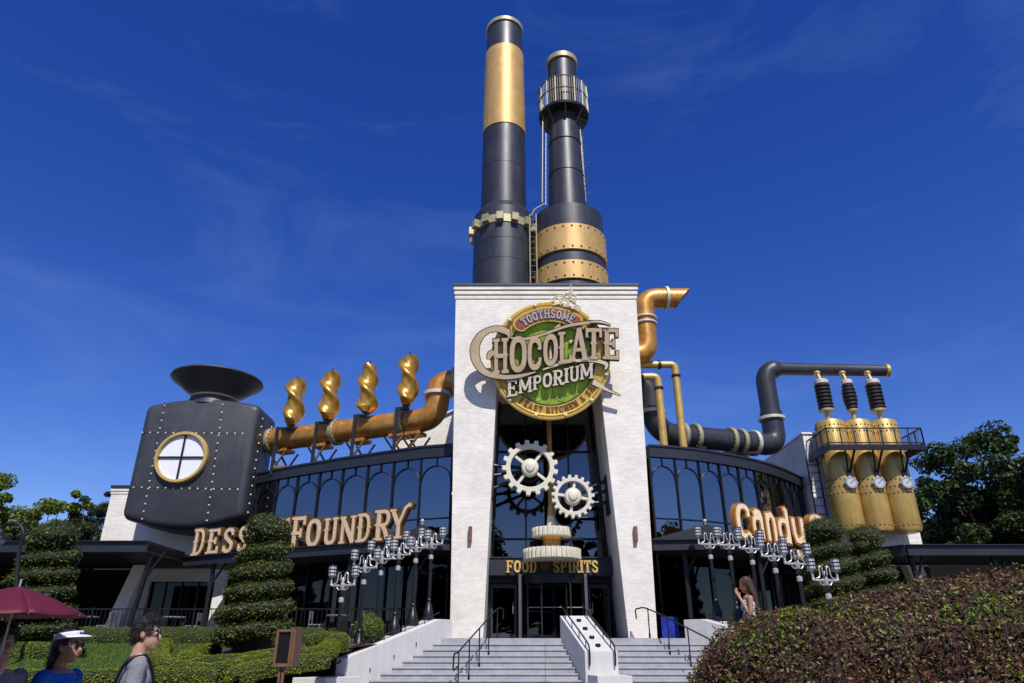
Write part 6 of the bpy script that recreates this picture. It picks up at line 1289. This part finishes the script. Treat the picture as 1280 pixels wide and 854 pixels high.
# ================================================================== people
def skin_mat(name, col):
    m = mat(name, col, .55, var=.06, vscale=14); m.node_tree.nodes['Principled BSDF'].inputs['Subsurface Weight'].default_value = .08; return m
skinA = skin_mat('skin_light', (.46, .27, .19)); skinB = skin_mat('skin_tan', (.40, .21, .13))
hairK = mat('hair_black', (.010, .008, .008), .45, var=.3, vscale=60, bump=.6, bscale=120); hairB = mat('hair_brown', (.085, .045, .022), .42, var=.4, vscale=50, bump=.6, bscale=110)
def capsule(b, p0, p1, r0, r1, n=14):
    p0, p1 = Vector(p0), Vector(p1); d = (p1 - p0); L_ = d.length; d = d.normalized(); pts = [p0 - d * r0 * .98]; rs = [r0 * .15]
    for a in (30, 60, 90): pts.append(p0 - d * r0 * math.cos(R(a))); rs.append(r0 * math.sin(R(a)))
    for a in (90, 60, 30): pts.append(p1 + d * r1 * math.cos(R(a))); rs.append(r1 * math.sin(R(a)))
    pts.append(p1 + d * r1 * .98); rs.append(r1 * .15); b.tube(pts, rs, n)
def remeshed(b, name, m, parent, vox=.010, smooth=4, dec=None):
    me = bpy.data.meshes.new('tmp'); me.from_pydata(b.v, [], b.f); bm = bmesh.new(); bm.from_mesh(me); bmesh.ops.recalc_face_normals(bm, faces=bm.faces); bm.to_mesh(me); bm.free()
    o = bpy.data.objects.new('tmp', me); COL.objects.link(o)
    r_ = o.modifiers.new('r', 'REMESH'); r_.mode = 'VOXEL'; r_.voxel_size = vox; s_ = o.modifiers.new('s', 'SMOOTH'); s_.iterations = smooth; s_.factor = .5
    if dec: d_ = o.modifiers.new('d', 'DECIMATE'); d_.ratio = dec
    dg = bpy.context.evaluated_depsgraph_get(); nm = bpy.data.meshes.new_from_object(o.evaluated_get(dg)); bpy.data.objects.remove(o)
    nm.name = name; nm.materials.clear(); nm.materials.append(m); nm.shade_smooth(); nm.update(); q = bpy.data.objects.new(name, nm); COL.objects.link(q); q.parent = parent; return q
def person(loc, heading, hgt, label, skin, shirt, pants, arms, yaw=0, nod=0, female=False, sleeve=.45, tank=False, shirt_extra=None):
    """local frame: facing +Y, x right; built 1.75 m tall then scaled"""
    e = thing('person', label, 'person', loc); k = hgt / 1.75; e.scale = (k, k, k); e.rotation_euler = (0, 0, heading)
    sw = .165 if female else .19; b = MB()
    HC = Vector((0, .02, 1.625)); HM = Matrix.Rotation(yaw, 3, 'Z') @ Matrix.Rotation(nod, 3, 'X'); H = lambda x, y, z: HC + HM @ Vector((x, y, z))
    EL = lambda c, sc, M=None: b.ball(c, 1, 16, 10, sc, M)
    EL((0, 0, .98), (.155 if not female else .165, .115, .12)); EL((0, .005, 1.12), (.14 if not female else .125, .10, .15)); EL((0, .01, 1.29), (.165 if not female else .145, .115, .15)); EL((0, 0, 1.40), (sw * .95, .09, .075))
    capsule(b, (0, -.015, 1.40), (0, -.008, 1.54), .058 if not female else .050, .052 if not female else .044)
    EL(H(0, -.012, .035), (.076, .094, .092), HM); EL(H(0, .022, -.045), (.060, .074, .074), HM); EL(H(0, .060, -.090), (.032, .030, .027), HM)
    capsule(b, H(0, .088, .012), H(0, .106, -.028), .010, .015, 8); EL(H(0, .078, .03), (.05, .018, .012), HM); EL(H(0, .086, -.060), (.026, .014, .007), HM); EL(H(0, .083, -.073), (.022, .013, .008), HM)
    for s_ in (-1, 1): EL(H(s_ * .077, -.005, -.005), (.012, .022, .032), HM)
    legs = []
    for s_ in (-1, 1):
        st = .10 * s_; legs.append(((s_ * .085, 0, .93), (s_ * .095, .03 + st * .5, .50), (s_ * .10, -.02 + st, .09)))
        hp, kn, an = legs[-1]; capsule(b, hp, kn, .085, .058); capsule(b, kn, an, .056, .036); capsule(b, (an[0], an[1] - .03, .045), (an[0] + s_ * .015, an[1] + .17, .035), .042, .034)
    for s_, (el, wr) in zip((-1, 1), arms):
        sh = Vector((s_ * sw, 0, 1.405)); el, wr = Vector(el), Vector(wr); capsule(b, sh, el, .054 if not female else .045, .040 if not female else .034); capsule(b, el, wr, .039 if not female else .034, .026)
        d = (wr - el).normalized(); u = d.cross(Vector((0, 0, 1)) if abs(d.z) < .9 else Vector((0, 1, 0))).normalized(); v = u.cross(d)
        capsule(b, wr + d * .015, wr + d * .07, .026, .030, 10)
        for q, L_ in ((-.027, .062), (-.009, .075), (.009, .070), (.027, .055)):
            p0 = wr + d * .085 + u * q; p1 = p0 + d * L_ * .5 + v * .012; capsule(b, p0, p1, .0095, .009, 8); capsule(b, p1, p1 + d * L_ * .42 + v * .028, .009, .008, 8)
        t0 = wr + d * .03 + u * .026; capsule(b, t0, t0 + d * .035 + u * .03 + v * .01, .012, .010, 8); capsule(b, t0 + d * .035 + u * .03 + v * .01, t0 + d * .065 + u * .034 + v * .02, .010, .008, 8)
    remeshed(b, 'body', skin, e, .0085, 3, .45)
    # eyes, brows, lips
    for s_ in (-1, 1):
        q = MB(); q.ball(H(s_ * .031, .079, .008), .011, 10, 6); q.build('eye', mat('eye_white', (.7, .68, .65), .2), e).matrix_parent_inverse.identity(); q = MB(); q.ball(H(s_ * .031, .087, .008), .006, 8, 5); q.build('iris', hairK, e).matrix_parent_inverse.identity()
        q = MB(); q.tube([H(s_ * .016, .088, .030), H(s_ * .032, .088, .036), H(s_ * .048, .078, .031)], .0045, 6); q.build('eyebrow', hairK, e).matrix_parent_inverse.identity()
    q = MB(); q.tube([H(-.022, .087, -.066), H(0, .098, -.064), H(.022, .087, -.066)], [.003, .006, .003], 6); q.build('lips', mat('lips', (.33, .12, .10), .5), e).matrix_parent_inverse.identity()
    # garments follow the same skeleton, a little larger
    g = MB(); EG = lambda c, sc: g.ball(c, 1, 16, 10, sc)
    o_ = .016
    EG((0, 0, 1.00), (.175 if not female else .155, .135, .12)); EG((0, .005, 1.13), (.162 if not female else .14, .122, .15)); EG((0, .01, 1.29), (.182 if not female else .158, .130, .145)); EG((0, 0, 1.395), (sw * (1.0 if not tank else .62), .098, .068 if not tank else .05))
    if not tank:
        for s_, (el, wr) in zip((-1, 1), arms):
            sh = Vector((s_ * sw, 0, 1.400)); el = Vector(el); capsule(g, sh, sh.lerp(el, sleeve + .12), .066, .064)
    else:
        for s_ in (-1, 1): capsule(g, (s_ * .085, .07, 1.34), (s_ * .095, .0, 1.452), .020, .016); capsule(g, (s_ * .095, .0, 1.452), (s_ * .08, -.07, 1.36), .016, .020)
    remeshed(g, 'shirt', shirt, e, .010, 3, .6)
    g = MB()
    for hp, kn, an in legs: capsule(g, hp, kn, .105, .085); capsule(g, kn, Vector(kn).lerp(Vector(an), .15), .085, .085)
    EG((0, 0, .95), (.17, .132, .13)); remeshed(g, 'shorts', pants, e, .012, 3, .6)
    return e, H, HM, legs
def kid(b, name, m, e, **k): o = b.build(name, m, e, **k); o.matrix_parent_inverse = Matrix.Identity(4); return o
def short_hair(e, H, HM, m):
    g = MB(); g.ball(H(0, -.026, .052), 1, 18, 12, (.090, .098, .090), HM); g.ball(H(0, -.055, .0), 1, 16, 10, (.080, .066, .085), HM); g.ball(H(0, .052, .105), 1, 12, 8, (.066, .045, .030), HM)
    for s_ in (-1, 1): g.ball(H(s_ * .07, .01, .04), 1, 10, 8, (.017, .05, .04), HM)
    for i in range(90): a = rng.uniform(0, 6.28); q = rng.uniform(0, 1); d = Vector((math.cos(a) * q * .085, -.02 + math.sin(a) * q * .09, .13 - .07 * q * q)); capsule(g, H(*d), H(d.x * 1.12 + rng.normal(0, .008), d.y * 1.12 + .01, d.z + .02), .012, .004, 6)
    strands(e, remeshed(g, 'hair', m, e, .007, 1, .6), 2600, .03, (0, .1, -.3), m)
def strands(e, hair, n, L_, dirv, m, spread=.35):
    me = hair.data; nv = len(me.vertices); V = np.zeros(nv * 3, np.float32); me.vertices.foreach_get('co', V); V = V.reshape(-1, 3); N = np.zeros(nv * 3, np.float32); me.vertices.foreach_get('normal', N); N = N.reshape(-1, 3)
    i = rng.integers(0, nv, n); P = V[i] + N[i] * .001; D = np.asarray(dirv)[None] + N[i] * .55 + rng.normal(0, spread, (n, 3)); D /= np.linalg.norm(D, axis=1)[:, None]; S_ = np.cross(D, N[i]); S_ /= np.linalg.norm(S_, axis=1)[:, None] + 1e-6
    l = L_ * rng.uniform(.5, 1.3, n)[:, None]; W = np.stack([P - S_ * .0012, P + S_ * .0012, P + D * l], 1).reshape(-1, 3); o = npmesh('hair_strands', W, np.arange(3 * n).reshape(n, 3), m, None, kind='stuff'); o.parent = e
def glasses(e, H):
    for s_ in (-1, 1):
        b = MB(); b.ball(H(s_ * .033, .094, .010), 1, 12, 8, (.026, .008, .019)); kid(b, 'lens', mat('dark_lens', (.01, .01, .012), .1), e)
        b = MB(); b.tube([H(s_ * .056, .088, .016), H(s_ * .078, .03, .014), H(s_ * .08, -.01, .008)], .004, 6); kid(b, 'temple', blackM, e)
    b = MB(); b.tube([H(-.012, .100, .014), H(.012, .100, .014)], .004, 6); kid(b, 'bridge', blackM, e)
relaxed = [((-.25, -.03, 1.12), (-.23, .06, .88)), ((.25, -.03, 1.12), (.23, .06, .88))]
greyT = mat('grey_shirt', (.20, .215, .25), .9, var=.14, vscale=6, bump=1.0, bscale=11); blueT = mat('blue_shirt', (.006, .115, .47), .85, var=.14, vscale=6, bump=1.0, bscale=11); paleT = mat('pale_grey_shirt', (.22, .21, .24), .9, var=.1, vscale=7, bump=.5, bscale=18)
denim = mat('dark_shorts', (.03, .035, .05), .9, var=.2)
def headpos(px, py, D): q = at(px, py, D); return q
# man in grey T-shirt, walking away to the right
q = at(184, 772, 6.3); e, H, HM, _ = person((q.x, 6.3, 0), R(-62), q.z + .0, 'man in grey T-shirt with backpack straps and sunglasses looking toward the stairs', skinA, greyT, denim, relaxed, yaw=R(-18))
short_hair(e, H, HM, hairK); glasses(e, H)
for s_ in (-1, 1): b = MB(); b.tube(smooth_path([(s_ * .10, .125, 1.20), (s_ * .125, .125, 1.32), (s_ * .13, .04, 1.475), (s_ * .125, -.08, 1.43), (s_ * .11, -.14, 1.25)], 5), .013, 6); kid(b, 'strap', blackM, e)
# visor wearer in blue shirt
q = at(88, 787, 6.0); e, H, HM, _ = person((q.x, 6.0, 0), R(-98), q.z, 'person in bright blue shirt wearing a white sun visor and sunglasses', skinB, blueT, denim, relaxed, yaw=R(4), female=True)
g = MB(); g.ball(H(0, -.028, .045), 1, 18, 12, (.088, .095, .088), HM); g.ball(H(0, -.075, -.03), 1, 14, 10, (.06, .05, .10), HM); capsule(g, H(0, -.09, -.02), H(0, -.12, -.16), .045, .025); strands(e, remeshed(g, 'hair', hairK, e, .008, 2, .6), 2000, .05, (0, -.2, -1), hairK); glasses(e, H)
wht = mat('visor_white', (.62, .65, .74), .8, var=.04)
b = MB(); n = 24; vs = []; fs = []
for i in range(n):
    a = 2 * math.pi * i / n
    for (r_, z) in ((.096, .052), (.094, .10)): vs.append(H(math.cos(a) * r_ * .93, -.02 + math.sin(a) * r_ * 1.13, z + .018 * math.sin(a)))
for i in range(n): j = (i + 1) % n; fs.append((2 * i, 2 * j, 2 * j + 1, 2 * i + 1))
b.add(vs, fs); vb = kid(b, 'visor_band', wht, e); m_ = vb.modifiers.new('t', 'SOLIDIFY'); m_.thickness = .006
b = MB(); vs = []; fs = []; n = 16
for i in range(n + 1):
    a = math.pi * (-.08 + 1.16 * i / n)
    for j in range(5): r_ = 1 + .80 * j / 4 * max(0, math.sin(a)) ** .6; vs.append(H(math.cos(a) * .092 * (1 + .28 * j / 4 * max(0, math.sin(a))), -.02 + math.sin(a) * .108 * r_, .070 + .018 * math.sin(a) - .012 * (j / 4) ** 2))
for i in range(n):
    for j in range(4): fs.append((i * 5 + j, (i + 1) * 5 + j, (i + 1) * 5 + j + 1, i * 5 + j + 1))
b.add(vs, fs); vb = kid(b, 'visor_brim', mat('visor_white_brim', (.78, .80, .83), .75, var=.03), e); m_ = vb.modifiers.new('t', 'SOLIDIFY'); m_.thickness = .006
b = MB()
for u0, u1, z0, z1 in ((-.03, -.022, .06, .085), (-.022, -.014, .085, .06), (-.014, -.006, .06, .085), (.0, .0, .085, .06), (.008, .008, .085, .06), (.0, .016, .085, .085)): b.tube([H(u0 + .02, .092 + .002, z0 + .02), H(u1 + .02, .092 + .002, z1 + .02)], .0025, 5)
kid(b, 'visor_print', mat('navy_print', (.02, .03, .12), .7), e)
# person under the umbrella
q = at(6, 783, 5.6); arms_u = [((-.24, -.04, 1.13), (-.22, .07, .90)), ((.24, .10, 1.20), (.13, .27, 1.40))]
e, H, HM, _ = person((q.x, 5.6, 0), R(-120), q.z, 'person in pale grey T-shirt walking under the maroon umbrella', skinA, paleT, denim, arms_u, yaw=R(8))
short_hair(e, H, HM, hairK)
b = MB(); b.tube(smooth_path([(.10, .128, 1.18), (.125, .128, 1.32), (.13, .04, 1.475), (.12, -.1, 1.42)], 5), .012, 6); kid(b, 'strap', blackM, e)
k = e.scale[0]; hz = R(-120); hand = Vector((.12, .30, 1.46)); hw_ = Matrix.Rotation(hz, 3, 'Z') @ hand * k + e.location
# umbrella: eight panels, ribs, shaft, handle
uc = Vector((hw_.x + .0, hw_.y, 0)); zr = at(60, 768, uc.y).z; zt = at(20, 733, uc.y).z; Ru = at(97, 767, uc.y).x - uc.x
Ru = max(.5, min(.62, Ru))
um = thing('umbrella', 'maroon umbrella held open above a walking person', 'umbrella', (uc.x, uc.y, hw_.z)); umM = mat('umbrella_maroon', (.10, .003, .017), .65, var=.1, vscale=5, bump=.15, bscale=12)
for i in range(8):
    b = MB(); vs = []; fs = []; na, nr = 6, 8
    for a_ in range(na + 1):
        for r_ in range(nr + 1):
            a = 2 * math.pi * (i + a_ / na) / 8; t = r_ / nr; sag = 1 - .045 * math.sin(math.pi * a_ / na) * t; rr_ = Ru * t * (1 - .06 * math.sin(math.pi * a_ / na) * t); vs.append((uc.x + rr_ * math.cos(a), uc.y + rr_ * math.sin(a), zr + (zt - zr) * (1 - t ** 1.3) * 1 - .014 * math.sin(math.pi * a_ / na) * t))
    for a_ in range(na):
        for r_ in range(nr): fs.append((a_ * (nr + 1) + r_, (a_ + 1) * (nr + 1) + r_, (a_ + 1) * (nr + 1) + r_ + 1, a_ * (nr + 1) + r_ + 1))
    b.add(vs, fs); o = b.build('canopy_panel', umM, um, 1.2); m_ = o.modifiers.new('t', 'SOLIDIFY'); m_.thickness = .002
    a = 2 * math.pi * i / 8; b = MB(); b.tube([(uc.x + Ru * t * math.cos(a), uc.y + Ru * t * math.sin(a), zr + (zt - zr) * (1 - t ** 1.3) - .008) for t in (0.02, .25, .5, .75, 1.0)], .004, 5); b.build('rib', silverM, um)
b = MB(); b.cyl((uc.x, uc.y, hw_.z - .08), (uc.x, uc.y, zt + .05), .007, n=8); b.build('shaft', silverM, um); b = MB(); b.cyl((uc.x, uc.y, hw_.z - .12), (uc.x, uc.y, hw_.z + .03), .014, n=10); b.build('handle', blackM, um)
# woman with long hair on the walkway at the right
YW = 11.5; q = at(932, 721.5, YW); zf = 1.002; arms_w = [((-.20, .03, 1.13), (-.04, .15, 1.43)), ((.21, -.02, 1.12), (.20, .10, .90))]
def print_mat():
    m = mat('floral_dress', (.5, .55, .62), .85, var=.1); t = m.node_tree; b = t.nodes['Principled BSDF']; N = t.nodes.new; co = N('ShaderNodeTexCoord'); v = N('ShaderNodeTexNoise'); v.inputs['Scale'].default_value = 26; v.inputs['Detail'].default_value = 3; t.links.new(co.outputs['Object'], v.inputs['Vector'])
    cr = N('ShaderNodeValToRGB'); cr.color_ramp.elements[0].position = .44; cr.color_ramp.elements[0].color = (.02, .025, .06, 1); cr.color_ramp.elements[1].position = .54; cr.color_ramp.elements[1].color = (.55, .62, .70, 1); t.links.new(v.outputs[0], cr.inputs[0]); t.links.new(cr.outputs[0], b.inputs['Base Color']); return m
e, H, HM, _ = person((q.x, YW, zf), R(82), q.z - zf, 'woman with long brown hair in a patterned sleeveless top raising a hand to her mouth', skinB, print_mat(), denim, arms_w, yaw=R(4), nod=R(-14), female=True, tank=True)
g = MB(); g.ball(H(0, -.028, .045), 1, 18, 12, (.090, .098, .090), HM)
for i in range(16):
    a = math.pi * (1.0 + 1.0 * i / 15); x = math.cos(a) * .075; y = -.03 + math.sin(a) * .07; capsule(g, H(x, y, .05), (x * 1.25, -.085 + math.sin(a) * .02, 1.45), .032, .036); capsule(g, (x * 1.25, -.085 + math.sin(a) * .02, 1.45), (x * 1.3 + rng.normal(0, .012), -.11, 1.20 + .03 * rng.normal()), .036, .014)
strands(e, remeshed(g, 'hair', hairB, e, .009, 2, .6), 3500, .07, (0, -.1, -1), hairB, .2)
# blue lit banner just inside the right canopy
bn = thing('blue_banner', 'small bright blue standing banner beside the tower pier under the canopy', 'banner', at(838, 797, 26.6)); a, c = at(828, 796, 26.6), at(847, 771, 26.6)
b = MB(); b.box(a.x, c.x, 26.6, 26.63, ZL + .04, c.z); b.build('panel', mat('blue_banner', (.012, .03, .30), .4, var=.6, vscale=4), bn, 0); b = MB(); b.box(a.x, c.x, 26.5, 26.72, ZL + .005, ZL + .04); b.build('foot', blackM, bn, 0)
for o in list(bpy.data.materials):
    if o.users == 0: bpy.data.materials.remove(o)
